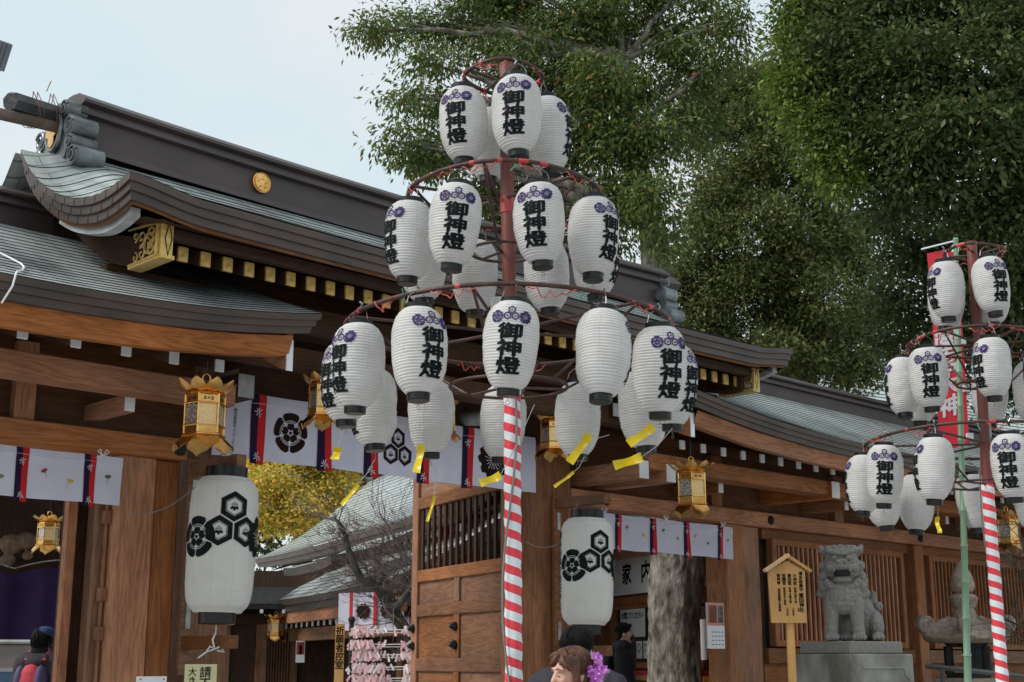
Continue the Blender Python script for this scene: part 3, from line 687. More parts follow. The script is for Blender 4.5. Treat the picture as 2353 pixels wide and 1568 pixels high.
# gate timbers
mb = MB(); mb.boxr(4.6, 11.9, 9.0, 9.22, 4.12, 4.36, c=.01); mb.build('eave_beam', dx_, gate)
mb = MB(); mb.boxr(6.0, 10.46, 9.86, 10.14, 3.70, 4.15, c=.01); mb.build('lintel', dx_, gate)
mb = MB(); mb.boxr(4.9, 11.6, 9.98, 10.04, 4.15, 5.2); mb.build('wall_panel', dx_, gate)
for s0, s1 in ((5.97, 6.33), (10.0, 10.44)):
    mb = MB(); mb.boxr(s0, s1, 9.84, 10.2, .30, 4.15, c=.02); mb.build('pillar', oz_, gate)
mb = MB(); mb.boxr(5.5, 11.0, 9.05, 9.2, 3.84, 4.02, c=.01); mb.build('tie_beam', dx_, gate)
def nose(parent, s, z, t0, t1, wd, hh, cm=grey_paint, wm=None):
    mb = MB(); mb.boxr(s - wd / 2, s + wd / 2, t0, t1, z - hh / 2, z + hh / 2, c=.004); o = mb.build('bracket_arm', wm or dy_, parent)
    mb = MB(); mb.boxr(s - wd / 2 + .004, s + wd / 2 - .004, t0 - .006, t0 + .002, z - hh / 2 + .004, z + hh / 2 - .004); mb.build('end_paint', cm, o, root=parent)
for s, z in ((6.14, 3.72), (10.22, 3.72)): nose(gate, s, z, 9.45, 9.9, .16, .20)
for s, z in ((6.14, 3.98), (10.22, 3.98)): nose(gate, s, z, 9.0, 9.9, .12, .14)
# curved elephant-trunk nose, pale tip, either side of the opening
for s in (7.62, 8.95):
    mb = MB(); mb.tube([(s, 9.9, 3.86), (s, 9.62, 3.82), (s, 9.42, 3.88), (s - .0, 9.32, 4.02)], [.085, .075, .06, .05], 10); mb.build('carved_nose', grey_paint, gate, smooth_=True)
# door leaf swung inward from the right pillar
HINGE = W(9.93, 10.22); DA = R(26)
def door():
    root = thing('door_leaf', 'tall panelled wooden gate door standing open behind the white crested banner', 'door', (HINGE.x, HINGE.y, .30), 0)
    root.rotation_euler = (0, 0, math.atan2(math.cos(DA), -math.sin(DA)))  # local x runs from the hinge away from the viewer
    WD = 2.62; H = 3.75
    for x0, x1 in ((0, .15), (WD - .17, WD)):
        fr = MB(); fr.boxr(x0, x1, -.05, .05, 0, H, c=.008); fr.build('stile', oz_, root)
    RL = ((0, .2), (.55, .70), (1.11, 1.26), (1.73, 1.87), (2.13, 2.27), (2.99, 3.13), (H - .12, H))
    for z0, z1 in RL:
        r_ = MB(); r_.boxr(.15, WD - .17, -.045, .045, z0, z1, c=.008); r_.build('rail', ox_, root)
    for z0, z1 in ((.2, .55), (.70, 1.11), (1.26, 1.73), (1.87, 2.13)):
        r_ = MB(); r_.boxr(WD / 2 - .07, WD / 2 + .07, -.042, .042, z0, z1, c=.006); r_.build('muntin', oz_, root)
        for x0, x1 in ((.15, WD / 2 - .07), (WD / 2 + .07, WD - .17)):
            r_ = MB(); r_.boxr(x0, x1, -.012, .012, z0, z1); r_.build('panel', ox_, root)
    r_ = MB(); r_.boxr(.15, WD - .17, -.012, .012, 3.13, H - .12); r_.build('panel', ox_, root)
    n = 14
    for k in range(n):
        x = lerp(.21, WD - .23, k / (n - 1)); r_ = MB(); r_.boxr(x - .028, x + .028, -.014, .014, 2.27, 2.99); r_.build('bar', dz_, root)
    for x in (WD / 2, WD - .085):
        for z in (1.60, 1.40):
            for sd_ in (1, -1):
                k = MB(); k.lathe([(.0, .0), (.05, .0), (.052, .02), (.03, .04), (.032, .055), (.012, .075), (0, .08)], 14)
                q = Matrix.Rotation(R(-90 * sd_), 4, 'X'); k.v = [tuple(q @ Vector(p) + Vector((x, .05 * sd_, z))) for p in k.v]
                k.build('knob', black_gloss, root, smooth_=True)
    return root
door()

# ------------------------------------------------------------------ wings
def wing(name, label, s0, s1, ends, cols_, ridge_s, root_s):
    b = building(name, label, 'building', root_s, 10.0)
    rf = Roof(s0, s1, sm_pl([(0, 9.85, 4.76), (.3, 9.35, 4.47), (.6, 8.85, 4.205), (.85, 8.46, 4.01), (1, 8.22, 3.90)]), None, ends=ends, sori=.22 if s0 < 5 else .24, soric=(3.0 if s0 < 5 else 15.0))
    rf.h = 3.2 if s0 < 5 else 4.6
    mb = MB(); rf.surface(mb, 17, .0062, 10.1); mb.build('roof', [copper_old if s0 < 5 else copper, seam_shade], b)
    mb = MB(); rf.edge(mb, [(0, 0), (.010, .046), (.026, .049), (.036, .096), (.054, .099), (.066, .150), (.10, .153)], lambda i: 0, ends=ends); mb.build('eave_edge', copper_brown, b)
    mb = MB(); ss = rf.slist(); a0, a1 = s0 + (.18 if ends[0] else 0), s1 - (.18 if ends[1] else 0)
    L = [lerp(a0, a1, i / 14) for i in range(15)]; hz = lambda s: rf.P(s, 1)[2]
    mb.grid([[(s, 8.33, hz(s) - .150) for s in L], [(s, 8.39, hz(s) - .295) for s in L], [(s, 8.47, hz(s) - .295) for s in L], [(s, 8.5, hz(s) - .17) for s in L]], flip=True)
    mb.build('fascia_board', wx, b)
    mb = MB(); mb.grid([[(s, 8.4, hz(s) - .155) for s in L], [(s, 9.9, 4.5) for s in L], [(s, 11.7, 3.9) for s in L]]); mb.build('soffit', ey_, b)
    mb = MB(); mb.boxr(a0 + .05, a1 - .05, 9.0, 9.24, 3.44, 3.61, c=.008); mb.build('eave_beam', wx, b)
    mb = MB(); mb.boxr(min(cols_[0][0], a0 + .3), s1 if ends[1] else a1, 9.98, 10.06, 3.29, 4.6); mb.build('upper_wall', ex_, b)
    mb = MB(); mb.boxr(cols_[0][0] if not ends[1] else s0, cols_[-1][1] + .02 if ends[1] else s1, 9.86, 10.1, 3.115, 3.295, c=.01); mb.build('head_rail', wx, b)
    mb = MB(); ridge(mb, ridge_s[0], ridge_s[1], 10.12, 4.70, .42, .15, .0); mb.build('ridge', copper_ridge, b)
    for e, s, sg in ((0, s0, 1), (1, s1, -1)):
        if ends[e]:
            mb = MB(); verge_board(mb, rf, s, sg, .14, .055, .16, .46, .05, .97); hb = mb.build('barge_board', wy, b)
            p = rf.P(s, .97); y = p[1] + .12 * smooth(.42 / .45)
            mb = MB(); mb.boxr(min(s + sg * .14, s + sg * .195), max(s + sg * .14, s + sg * .195), y - .012, y - .001, p[2] - .46, p[2] - .22); mb.build('end_paint', white_paint, hb, root=b)
    for i, (c0, c1, dt) in enumerate(cols_):
        mb = MB(); mb.boxr(c0, c1, 9.88 + dt, 10.2, .30, 3.115, c=.014); mb.build('column', wz, b)
    return b, rf
left, lrf = wing('left_wing', 'wooden side hall with copper roof, white rafter ends and a dark curtained doorway', -.5, 5.99, (False, True), [(-.2, .15, 0), (5.29, 5.615, 0), (5.63, 5.86, .05)], (-.5, 4.62), 3.0)
right, rrf = wing('right_wing', 'long wooden side hall with lattice windows behind the stone lion dog', 10.49, 24.0, (True, False), [(10.46, 10.62, .04), (13.12, 13.47, 0), (13.48, 13.84, .05), (17.42, 17.66, 0), (21.4, 21.7, 0)], (12.0, 24.0), 17.0)
left.name = 'side_hall'; right.name = 'lattice_hall'; ORG['side_hall'] = ORG['left_wing']; ORG['lattice_hall'] = ORG['right_wing']
rafter_set(left, [1.60 + .3875 * i for i in range(11)], 8.80, 9.95, 3.69, .30, .065, .085, ey_, white_paint)
rafter_set(right, [11.0 + .347 * i for i in range(30)], 8.80, 9.95, 3.69, .30, .065, .085, ey_, white_paint)
nose(left, 5.05, 3.42, 9.35, 10.0, .09, .13, white_paint, wy); nose(left, 2.6, 3.42, 9.35, 10.0, .09, .13, white_paint, wy)
for s in (12.35, 14.9, 17.4, 20.0): nose(right, s, 3.42, 9.35, 10.0, .09, .13, white_paint, wy)
for s in (14.05, 18.9): nose(right, s, 3.5, 8.95, 10.0, .17, .2, white_paint, wy)
for s in (10.62, 11.05): nose(right, s, 3.42, 9.0, 10.0, .15, .19, white_paint, wy)
for root, L in ((left, (5.80, 2.7)), (right, (11.0, 14.0, 17.55, 21.55))):
    for s in L:
        mb = MB(); mb.lathe([(0, 0), (.052, 0), (.056, .012), (.04, .03), (0, .04)], 16); q = Matrix.Rotation(R(90), 4, 'X')
        mb.v = [tuple(q @ Vector(p) + Vector((s, 9.86, 3.205))) for p in mb.v]; mb.build('nail_cover', stone_black, root, smooth_=True)
for s0, s1 in ((4.4, 4.56), (12.9, 13.1), (15.5, 15.7), (17.45, 17.65), (19.5, 19.7)):
    mb = MB(); mb.boxr(s0, s1, 9.9, 9.99, 3.30, 3.9); mb.build('strut', wz, left if s0 < 6 else right)
# lattice windows and boarding of the right hall
for (a, b_) in ((13.95, 17.36), (17.74, 21.3), (21.75, 24.0)):
    mb = MB(); mb.boxr(a, b_, 9.96, 10.06, 2.99, 3.11); mb.build('window_head', ox_, right)
    mb = MB(); mb.boxr(a, b_, 9.93, 10.08, 1.5, 1.68, c=.006); mb.build('window_sill', ox_, right)
    mb = MB(); mb.boxr(a, b_, 10.0, 10.06, .30, 1.5); mb.build('wall_board', ox_, right)
    wn = MB(); f0, f1, z0, z1 = a + .18, b_ - .14, 1.70, 3.0
    for q in ((f0, f0 + .09, z0, z1), (f1 - .09, f1, z0, z1)): wn.boxr(q[0], q[1], 9.94, 10.04, q[2], q[3], c=.006)
    for q in ((z0, z0 + .08), (z1 - .08, z1)): wn.boxr(f0 + .09, f1 - .09, 9.942, 10.038, q[0], q[1], c=.006)
    fr = wn.build('lattice_window', wz, right)
    mb = MB(); x = f0 + .14
    while x < f1 - .12: mb.boxr(x, x + .035, 9.955, 9.985, z0 + .08, z1 - .08); x += .105
    x = f0 + .19
    while x < f1 - .12: mb.boxr(x, x + .05, 10.0, 10.02, z0 + .08, lerp(z0, z1, .52)); x += .105
    mb.build('slat', wz, fr, root=right)
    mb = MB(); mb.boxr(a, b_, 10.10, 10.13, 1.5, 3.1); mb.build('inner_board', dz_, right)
# open door and frames of the left doorway
mb = MB(); mb.boxr(5.22, 5.28, 10.06, 10.12, .30, 2.95); mb.build('door_frame', oz_, left)
for (a, b_, t0, t1, mt) in ((5.085, 5.165, 10.28, 10.36, wz), (5.31, 5.41, 10.28, 10.40, oz_), (5.16, 5.42, 10.50, 10.54, dz_)):
    mb = MB(); mb.boxr(a, b_, t0, t1, .30, 3.12, c=.006); mb.build('door_stile', mt, left)
mb = MB()
for z in (2.62, 2.02, 1.72, 1.1): mb.boxr(5.245, 5.29, 9.96, 10.05, z - .05, z + .06, c=.006)
mb.boxr(5.262, 5.272, 9.98, 10.03, .3, 2.9); mb.build('door_lattice', oz_, left)
# rope on the copper of the left hall
mb = MB(); mb.tube([lrf.P(3.4, .38, .02), lrf.P(3.62, .50, .02), lrf.P(3.71, .58, .02), lrf.P(3.76, .68, .02), lrf.P(3.785, .76, .02), lrf.P(3.76, .83, .02), lrf.P(3.69, .91, .02), lrf.P(3.62, .97, .02), lrf.P(3.59, 1.0, .015), (3.56, 8.19, 3.82), (3.50, 8.19, 3.70)], .0065, 6)
mb.v = [tuple(W(*p)) for p in mb.v]
tag(mb.build('rope', white_paint), 'thin white rope lying across the copper roof of the left hall', 'rope')

# ------------------------------------------------------------------ small hanging lanterns (shared meshes)
LR, LH = .156, .475
LPROF = [(0, .078), (.03, .103), (.08, .124), (.15, .140), (.25, .1505), (.4, .155), (.55, .153), (.7, .145), (.82, .130), (.91, .110), (.97, .088), (1, .070)]
def prof_r(prof, v): return float(np.interp(v, [p[0] for p in prof], [p[1] for p in prof]))
def ribbed(prof, H, ribs, depth, n=44, sub=4):
    rows = []; N = ribs * sub
    for i in range(N + 1):
        v = i / N; r_ = (prof_r(prof, v) + prof_r(prof, min(1, v + .02)) + prof_r(prof, max(0, v - .02))) / 3
        r_ -= depth * abs(math.cos(math.pi * i / sub)) ** 2.5 * 0 + depth * (1 - abs(math.sin(math.pi * i / sub))) ** 1.4
        rows.append([(r_ * math.cos(2 * math.pi * j / n), r_ * math.sin(2 * math.pi * j / n), -v * H) for j in range(n)])
    mb = MB(); mb.grid(rows[::-1], closed=True); return mb
def wrap(prof, H, off): # x to the right along the girth, y up from the shade's top, facing -Y
    def f(x, y):
        v = max(0, min(1, -y / H)); r_ = prof_r(prof, v) + off; a = x / max(prof_r(prof, v), max(p[1] for p in prof) * .8)
        return (r_ * math.sin(a), -r_ * math.cos(a), y)
    return f
def lantern_proto():
    root = thing('paper_lantern', 'x', 'lantern')
    mb = ribbed(LPROF, LH, 29, .0065); mb.build('shade', paper_lan, root, smooth_=True)
    mb = MB(); mb.lathe([(.074, -.006), (.076, -.006), (.077, .018), (.077, .026), (.068, .026), (.066, .01), (.0, .008)], 30, caps=False); mb.build('top_cap', black_gloss, root, smooth_=True, auto=35)
    mb = MB(); mb.lathe([(.0, -LH - .040), (.058, -LH - .040), (.062, -LH - .036), (.063, -LH + .008), (.056, -LH + .012)], 30, caps=False); mb.build('bottom_cap', black_gloss, root, smooth_=True, auto=35)
    f = wrap(LPROF, LH, .0022)
    mb = MB(); mb.text('御神燈', .090, f, bold=.044, pitch=1.02, sx=1.50, cell=.02, cy=-.142); mb.build('lettering', ink, root)
    mb = MB(); ps = mokko(-.080, -.102, .036) + trihex(0, -.087, .0235, False) + cherry(.080, -.100, .038)
    mb.polys(ps, f, 0, .02); cr = mb.build('crest', ink_purple, root)
    f2 = wrap(LPROF, LH, .0030); mb = MB(); mb.polys(stamens(.080, -.100, .030), f2); mb.build('stamens', paper_lan, cr)
    mb = MB(); mb.tube([(-.074, 0, .02), (-.06, 0, .07), (-.02, 0, .105), (.02, 0, .105), (.06, 0, .07), (.074, 0, .02)], .0025, 4)
    mb.tube([(0, 0, .10), (.012, .006, .125), (-.006, 0, .14)], .006, 5)
    mb.build('hanger', steel, root)
    mb = MB(); mb.tube([(0, 0, -LH - .046), (.0, 0, -LH - .062)], .0018, 4); mb.tube([(.011 * math.cos(q), 0, -LH - .073 + .011 * math.sin(q)) for q in [2 * math.pi * i / 12 for i in range(12)]], .0015, 4, closed=True)
    mb.build('ring', steel, root)
    return root
LP = lantern_proto(); LP_USED = [False]
def dented(me, seed):
    m2 = me.copy(); sg = Vector((seed * 7.3, seed * 3.1, seed * 5.7))
    for v in m2.vertices:
        c = v.co.copy(); d = Vector((c.x, c.y, 0)); L = d.length
        if L < 1e-4: continue
        n_ = noise.noise(c * 7 + sg) * .0045 + noise.noise(Vector((c.x * 16, c.y * 16, c.z * 34)) + sg) * .0026 + (-.007 * max(0, noise.noise(c * 11 - sg) - .25))
        v.co = c + d / L * n_ + Vector((.006 * math.sin(c.z * 5 + seed), .005 * math.sin(c.z * 6 + 2 * seed), .0025 * noise.noise(Vector((c.x * 9, c.y * 9, c.z * 12)) + sg)))
    return m2
LV = {}
def variant(o, seed):
    for ch in [o] + list(o.children_recursive):
        if ch.type == 'MESH' and ch.name.split('.')[0] in ('shade', 'lettering', 'crest', 'stamens'):
            k_ = (ch.name.split('.')[0], seed)
            if k_ not in LV: LV[k_] = dented(BASE[k_[0]], seed)
            ch.data = LV[k_]
BASE = {c.name.split('.')[0]: c.data for c in LP.children_recursive}
VN = [0]
def hang(loc, face, label, group, tilt=(0, 0), k=1.0):
    if not LP_USED[0]: o = LP; LP_USED[0] = True
    else: o = copy_tree(LP)
    o.location = loc; brg = math.atan2(loc[0], loc[1])
    o.rotation_euler = (R(tilt[0]), R(tilt[1]), R(face) - brg); o.scale = (k, k, k)
    VN[0] += 1; variant(o, VN[0] % 7)
    o['label'] = label; o['group'] = group; return o

# ------------------------------------------------------------------ lantern towers
RINGS = ((5.13, .25), (4.33, .60), (3.48, .985)); HC = (-.055, -.045, -.02)
def tower_proto():
    root = thing('lantern_tower', 'near lantern tower: red steel pole with three iron hoops, red and white cloth below', 'lantern tower', (0, 0, 0))
    mb = MB(); mb.tube([(-.035, 0, 5.22), (-.03, 0, 4.4), (0, 0, 3.05)], .043, 16); mb.build('pole', red_paint, root, smooth_=True, auto=40)
    mb = MB(); N = 60
    mb.tube([(.0 + .02 * i / N, 0, lerp(3.12, -.25, i / N)) for i in range(N + 1)], [.050 + .004 * math.sin(i * 1.9) for i in range(N + 1)], 20); mb.build('striped_cloth', stripes, root, smooth_=True)
    for (z, r_), hc in zip(RINGS, HC):
        before = set(root.children)
        mb = MB(); mb.tube([(r_ * math.cos(a), r_ * math.sin(a), z + .012 * math.sin(3 * a)) for a in [2 * math.pi * i / 64 for i in range(64)]], .0135, 8, closed=True); hoop = mb.build('hoop', iron, root, smooth_=True)
        n = 4 if r_ < .5 else 6
        for k in range(n):
            a = 2 * math.pi * (k + .31) / n; mb = MB()
            mb.tube([(.03 * math.cos(a) - .03, .03 * math.sin(a), z - .02), (r_ * math.cos(a), r_ * math.sin(a), z)], .010, 6); mb.build('spoke', iron, root)
        if r_ > .5:
            z2 = z - .36
            for k in range(n):
                a = 2 * math.pi * (k + .31) / n; mb = MB()
                mb.tube([(r_ * .98 * math.cos(a), r_ * .98 * math.sin(a), z - .01), (r_ * .35 * math.cos(a), r_ * .35 * math.sin(a), z2)], .009, 6); mb.build('brace', iron, root)
            mb = MB(); mb.tube([(r_ * .36 * math.cos(a), r_ * .36 * math.sin(a), z2) for a in [2 * math.pi * i / 32 for i in range(32)]], .010, 6, closed=True); mb.build('lower_hoop', iron, root, smooth_=True)
            for k in range(3):
                a = 2 * math.pi * (k + .1) / 3; mb = MB(); mb.tube([(-.02, 0, z2), (r_ * .36 * math.cos(a), r_ * .36 * math.sin(a), z2)], .009, 6); mb.build('spoke', iron, root)
        for k in range(5 if r_ < .5 else 11):
            a = rnd.uniform(0, 6.28); da = .035 / r_ * rnd.uniform(.6, 1.6); mb = MB()
            zz = z
            mb.tube([(r_ * math.cos(a + da * i / 3), r_ * math.sin(a + da * i / 3), zz + .012 * math.sin(3 * (a + da * i / 3))) for i in range(4)], .0155, 8); mb.build('tape_wrap', red_tape, hoop)
        # loose red flex along the hoop
        for k in range(5 if r_ < .5 else 12):
            a = 2 * math.pi * (k + .55) / (5 if r_ < .5 else 12) + rnd.uniform(-.1, .1); pts = []
            L = rnd.uniform(.18, .34)
            for i in range(12):
                u = i / 11; aa = a + (L / r_) * (u - .5) * .8
                sag = rnd.uniform(.01, .03) + .05 * math.sin(math.pi * u) * rnd.uniform(.3, 1.2)
                pts.append(((r_ + .015 * math.sin(u * 14)) * math.cos(aa), (r_ + .015 * math.sin(u * 14)) * math.sin(aa), z - sag + .015))
            mb = MB(); mb.tube(pts, .0042, 5); mb.build('red_flex', wire_red, root)
        for k in range(3 if r_ < .5 else 6):
            a = rnd.uniform(0, 6.28); p = Vector((r_ * math.cos(a), r_ * math.sin(a), z)); mb = MB()
            mb.tube([p + Vector((rnd.uniform(-.02, .02), rnd.uniform(-.02, .02), .03)), p + Vector((0, 0, -.02)), p + Vector((rnd.uniform(-.03, .03), rnd.uniform(-.03, .03), -.06))], .004, 5); mb.build('string_tie', wire_green, hoop)
        for ch in set(root.children) - before: ch.location.x += hc
    for z, m_ in ((4.22, red_tape), (4.27, red_tape), (3.42, red_tape), (3.14, red_tape)):
        mb = MB(); mb.tube([(-.03, 0, z), (-.03, 0, z + .05)], .0455, 16); mb.build('tape_band', m_, root, smooth_=True, auto=40)
    mb = MB(); mb.boxr(-.13, -.05, -.10, -.03, 3.52, 3.66, c=.01); mb.build('junction_box', grey_paint, root)
    pts = [(-.04, -.055, 3.5)]
    for i in range(40):
        u = i / 39; pts.append((.02 * u + .045 * math.sin(u * 11) - .02, -.062 - .006 * math.cos(u * 7), lerp(3.4, -.2, u)))
    mb = MB(); mb.tube(pts, .0065, 6); mb.build('power_cable', cable_grey, root, smooth_=True)
    return root
T1 = (0.0, 8.10); T2 = (3.93, 11.30); DZ2 = -.18
tw1 = tower_proto(); tw1.location = (T1[0], T1[1], 0)
tw2 = copy_tree(tw1); tw2.location = (T2[0], T2[1], DZ2); tw2.rotation_euler = (0, 0, R(205)); tw2['label'] = 'far right lantern tower beside the bamboo pole: red steel pole with iron hoops, striped cloth'
tag(tw1, group='lantern towers'); tag(tw2, group='lantern towers')
def ring_lanterns(T, dz, ring, r_, angs, off=(0, 0), gname=''):
    z, _ = RINGS[ring]; b0 = math.degrees(math.atan2(T[0], T[1]))
    for a, face, lab in angs:
        a -= b0; lab = lab.replace('the ', '')
        x = T[0] + off[0] + r_ * math.sin(R(a)); y = T[1] - r_ * math.cos(R(a))
        hang((x, y, z + dz - (.125, .125, .10)[ring] + rnd.uniform(-.012, .012) - (.055 if 100 < a % 360 < 260 and ring == 2 else 0)), face, lab, gname, (rnd.uniform(-4, 4), rnd.uniform(-4.5, 4.5)), rnd.uniform(.97, 1.03))
N_ = 'lettered paper lantern '
B_ = 'blank sided paper lantern '
G1 = 'paper lanterns on the near tower'; G2 = 'paper lanterns on the far right tower'
ring_lanterns(T1, 0, 0, .27, [(15, -9, N_ + 'facing front, front lantern of the near tower top hoop'), (105, 72, N_ + 'at its right edge, right lantern of the near tower top hoop'),
    (195, 180, B_ + 'at the back of the near tower top hoop, behind the pole'), (285, -22, N_ + 'turned left, left lantern of the near tower top hoop')], (-.05, 0), G1)
ring_lanterns(T1, 0, 1, .60, [(-71, -58, N_ + 'on its left edge, far left of the near tower middle hoop'), (-26, 3, N_ + 'facing front, left of the red pole on the near tower middle hoop'),
    (19, -12, N_ + 'facing front, right of the red pole on the near tower middle hoop'), (64, 47, N_ + 'on its right edge, far right of the near tower middle hoop'),
    (109, 75, N_ + 'on its edge, half hidden at the right back of the near tower middle hoop'), (154, 180, B_ + 'half hidden right of the pole at the back of the near tower middle hoop'),
    (199, 180, B_ + 'half hidden left of the pole at the back of the near tower middle hoop'), (244, 180, B_ + 'peeping out at the left back of the near tower middle hoop')], (-.045, 0), G1)
ring_lanterns(T1, 0, 2, .985, [(2, -2, N_ + 'facing front, low front centre of the near tower before the striped cloth'), (32, 100, B_ + 'to the front, right of centre on the near tower bottom hoop'),
    (61, 27, N_ + 'turned right, second from the right on the near tower bottom hoop'), (91, 55, N_ + 'on its edge, rightmost of the near tower bottom hoop'),
    (121, 150, B_ + 'behind the yellow foil at the right back of the near tower bottom hoop'), (152, 180, B_ + 'right of the striped cloth at the back of the near tower bottom hoop'),
    (182, 180, B_ + 'directly behind the striped cloth on the near tower bottom hoop'), (212, 180, B_ + 'left of the striped cloth at the back of the near tower bottom hoop'),
    (242, -80, N_ + 'on its left edge, left back of the near tower bottom hoop'), (-88, -56, N_ + 'on its left edge, leftmost of the near tower bottom hoop'),
    (-60, -52, N_ + 'on its left edge, second from the left on the near tower bottom hoop'), (-30, 30, N_ + 'turned right, left of centre on the near tower bottom hoop')], (-.02, 0), G1)
ring_lanterns(T2, DZ2, 0, .25, [(-46, -58, N_ + 'on its left edge, front left of the far tower top hoop'), (44, 32, N_ + 'turned right, front right of the far tower top hoop'),
    (134, 180, B_ + 'half hidden at the right back of the far tower top hoop'), (226, 180, B_ + 'before the red flag at the left back of the far tower top hoop')], (-.03, 0), G2)
ring_lanterns(T2, DZ2, 1, .60, [(-86, -82, B_ + 'leftmost of the far tower middle hoop'), (-40, 4, N_ + 'facing front, left of the pole on the far tower middle hoop'),
    (12, -52, N_ + 'on its left edge, before the pole on the far tower middle hoop'), (60, -85, B_ + 'at the picture edge on the far tower middle hoop'),
    (105, 180, B_ + 'at the right back of the far tower middle hoop'), (132, 180, B_ + 'right of the pole at the back of the far tower middle hoop'),
    (170, 180, B_ + 'behind the pole at the back of the far tower middle hoop'), (232, 180, B_ + 'half hidden over red flag, left back of far tower middle hoop')], (-.02, 0), G2)
ring_lanterns(T2, DZ2, 2, .985, [(-80, -88, B_ + 'leftmost of the far tower bottom hoop'), (-51, 0, N_ + 'facing front, lower left on the far tower bottom hoop'),
    (-22, -78, B_ + 'left of the bamboo pole on the far tower bottom hoop'), (11, -14, N_ + 'facing front, right of the striped cloth on the far tower bottom hoop'),
    (43, 60, B_ + 'beyond the right picture edge on the far tower bottom hoop'), (158, 180, B_ + 'at right back of far tower bottom hoop by the gold lantern'),
    (188, 180, B_ + 'behind the bamboo and striped cloth on the far tower bottom hoop'), (217, 180, B_ + 'in the middle of the far tower bottom hoop, above the yellow tag'),
    (245, 180, B_ + 'lowest left at the back of the far tower bottom hoop')], (0, 0), G2)

# yellow foil streamers on strings
def streamer(anchor, knot, tip, wd, lab, twist=.55):
    A, K, Tp = Vector(anchor), Vector(knot), Vector(tip)
    root = thing('foil_streamer', lab, 'streamer', A, 0, 'yellow foil streamers under the lanterns')
    mb = MB(); mid = (A + K) / 2 + Vector((0, 0, -.02)); mb.tube([A - A, mid - A, K - A], .0022, 4); mb.build('string', grey_paint, root)
    d = Tp - K; side = Vector((d.z, 0, -d.x)).normalized() if abs(d.x) + abs(d.z) > 1e-5 else Vector((1, 0, 0)); dep = Vector((0, 1, 0)); rows = []
    for i in range(9):
        u = i / 8; a = twist * math.sin(u * 3.0); q = side * math.cos(a) + dep * math.sin(a)
        c = K + d * u + dep * .03 * math.sin(u * 5) - A
        rows.append([c - q * wd / 2, c - q * wd / 6 + dep * .004, c + q * wd / 6 + dep * .004, c + q * wd / 2])
    mb = MB(); mb.grid(rows); mb.build('foil', yellow_film, root, smooth_=True)
for (ax, ay, kx, ky, tx, ty, Y, wd, lab) in (
    (788, 988, 775, 1028, 770, 1058, 8.0, .055, 'short yellow foil streamer hanging straight below the leftmost lanterns'),
    (975, 930, 968, 1022, 957, 1088, 7.5, .045, 'twisted yellow foil streamer beside the blank lantern left of the striped cloth'),
    (862, 1055, 822, 1112, 786, 1162, 8.6, .03, 'narrow yellow foil streamer blown over the inner green roof'),
    (1003, 1078, 998, 1140, 982, 1200, 9.0, .022, 'thin yellow foil streamer hanging on a long string over the door leaf'),
    (1228, 930, 1150, 1092, 1103, 1112, 7.6, .05, 'yellow foil streamer blown left across the cherry crest'),
    (1400, 1000, 1355, 998, 1308, 1065, 8.6, .058, 'yellow foil streamer slanting down left before a blank lantern'),
    (1545, 950, 1502, 980, 1443, 1022, 8.0, .058, 'yellow foil streamer at the right, upper of the two close together'),
    (1545, 985, 1475, 1050, 1410, 1072, 8.0, .058, 'yellow foil streamer at the right, lower of the two close together'),
    (1343, 1050, 1318, 1085, 1273, 1120, 8.8, .022, 'dull thin yellow streamer trailing beside the gate pillar')):
    streamer(at(ax, ay, Y), at(kx, ky, Y), at(tx, ty, Y), wd, lab)
A_ = at(2155, 1140, 10.6); streamer(A_, at(2155, 1188, 10.6), at(2157, 1226, 10.6), .035, 'small yellow tag hanging below the far tower left of the bamboo', .8)

# ------------------------------------------------------------------ cloth banners (noren)
def noren(name, label, s0, s1, t, z0, z1, stripes_, sw, draw, group, drop=.03):
    root = thing(name, label, 'banner', W(s0, t, z1), TH, group); Wd, H = s1 - s0, z1 - z0
    def f(x, y, off=0.0): return (x, .012 * math.sin(x * 9.0 + 1.0) * (-y / H) + .016 * math.sin(x * 3.1) * (-y / H) + .008 * math.sin(x * 23 + y * 6) * (-y / H) + .006 * math.sin(y * 30) * (1 if y > -.1 else 0) - off, y + .003 * math.sin(x * 7))
    n = int(Wd / .05); rows = [[f(Wd * i / n, -H * j / 14) for i in range(n + 1)] for j in range(15)]
    mb = MB(); mb.grid(rows, flip=True); mb.build('cloth', cloth_white, root, smooth_=True)
    for k, sx_ in enumerate(stripes_):
        x = sx_ - s0; mb = MB(); Hh = H + drop
        for m_, (a, b) in enumerate(((x - sw / 2, x), (x, x + sw / 2))):
            mb.grid([[f(lerp(a, b, i / 2), -Hh * j / 12, .006) for i in range(3)] for j in range(13)], m_, flip=True)
        st = mb.build('stripe', [cloth_purple, cloth_red], root, smooth_=True)
        nn = max(2, int(H / (sw * 1.5)))
        for j in range(nn): mb = MB(); mb.polys(crane(x, -H * (.28 + .68 * j / max(1, nn - 1)), sw * .30, 40 * j + 20), lambda u, v: f(u, v, .0095)); mb.build('motif', white_ink, st)
    draw(root, s0, H, f)
    for k in range(3):
        x = Wd * (.08 + .42 * k); mb = MB()
        for sg in (-1, 1): mb.tube([(x, -.01, .0), (x + sg * .03, -.02, .05), (x + sg * .05, -.02, .035), (x + sg * .01, -.015, .0)], .004, 5)
        mb.tube([(x, -.01, 0), (x - .06, -.02, -.02)], .0035, 5); mb.build('cord_tie', white_paint, root)
    mb = MB(); mb.tube([f(Wd * i / 40, -H * .145 - .006 * math.sin(i * .7), .004) for i in range(41)], .0022, 4); mb.build('hem_cord', white_paint, root)
    return root
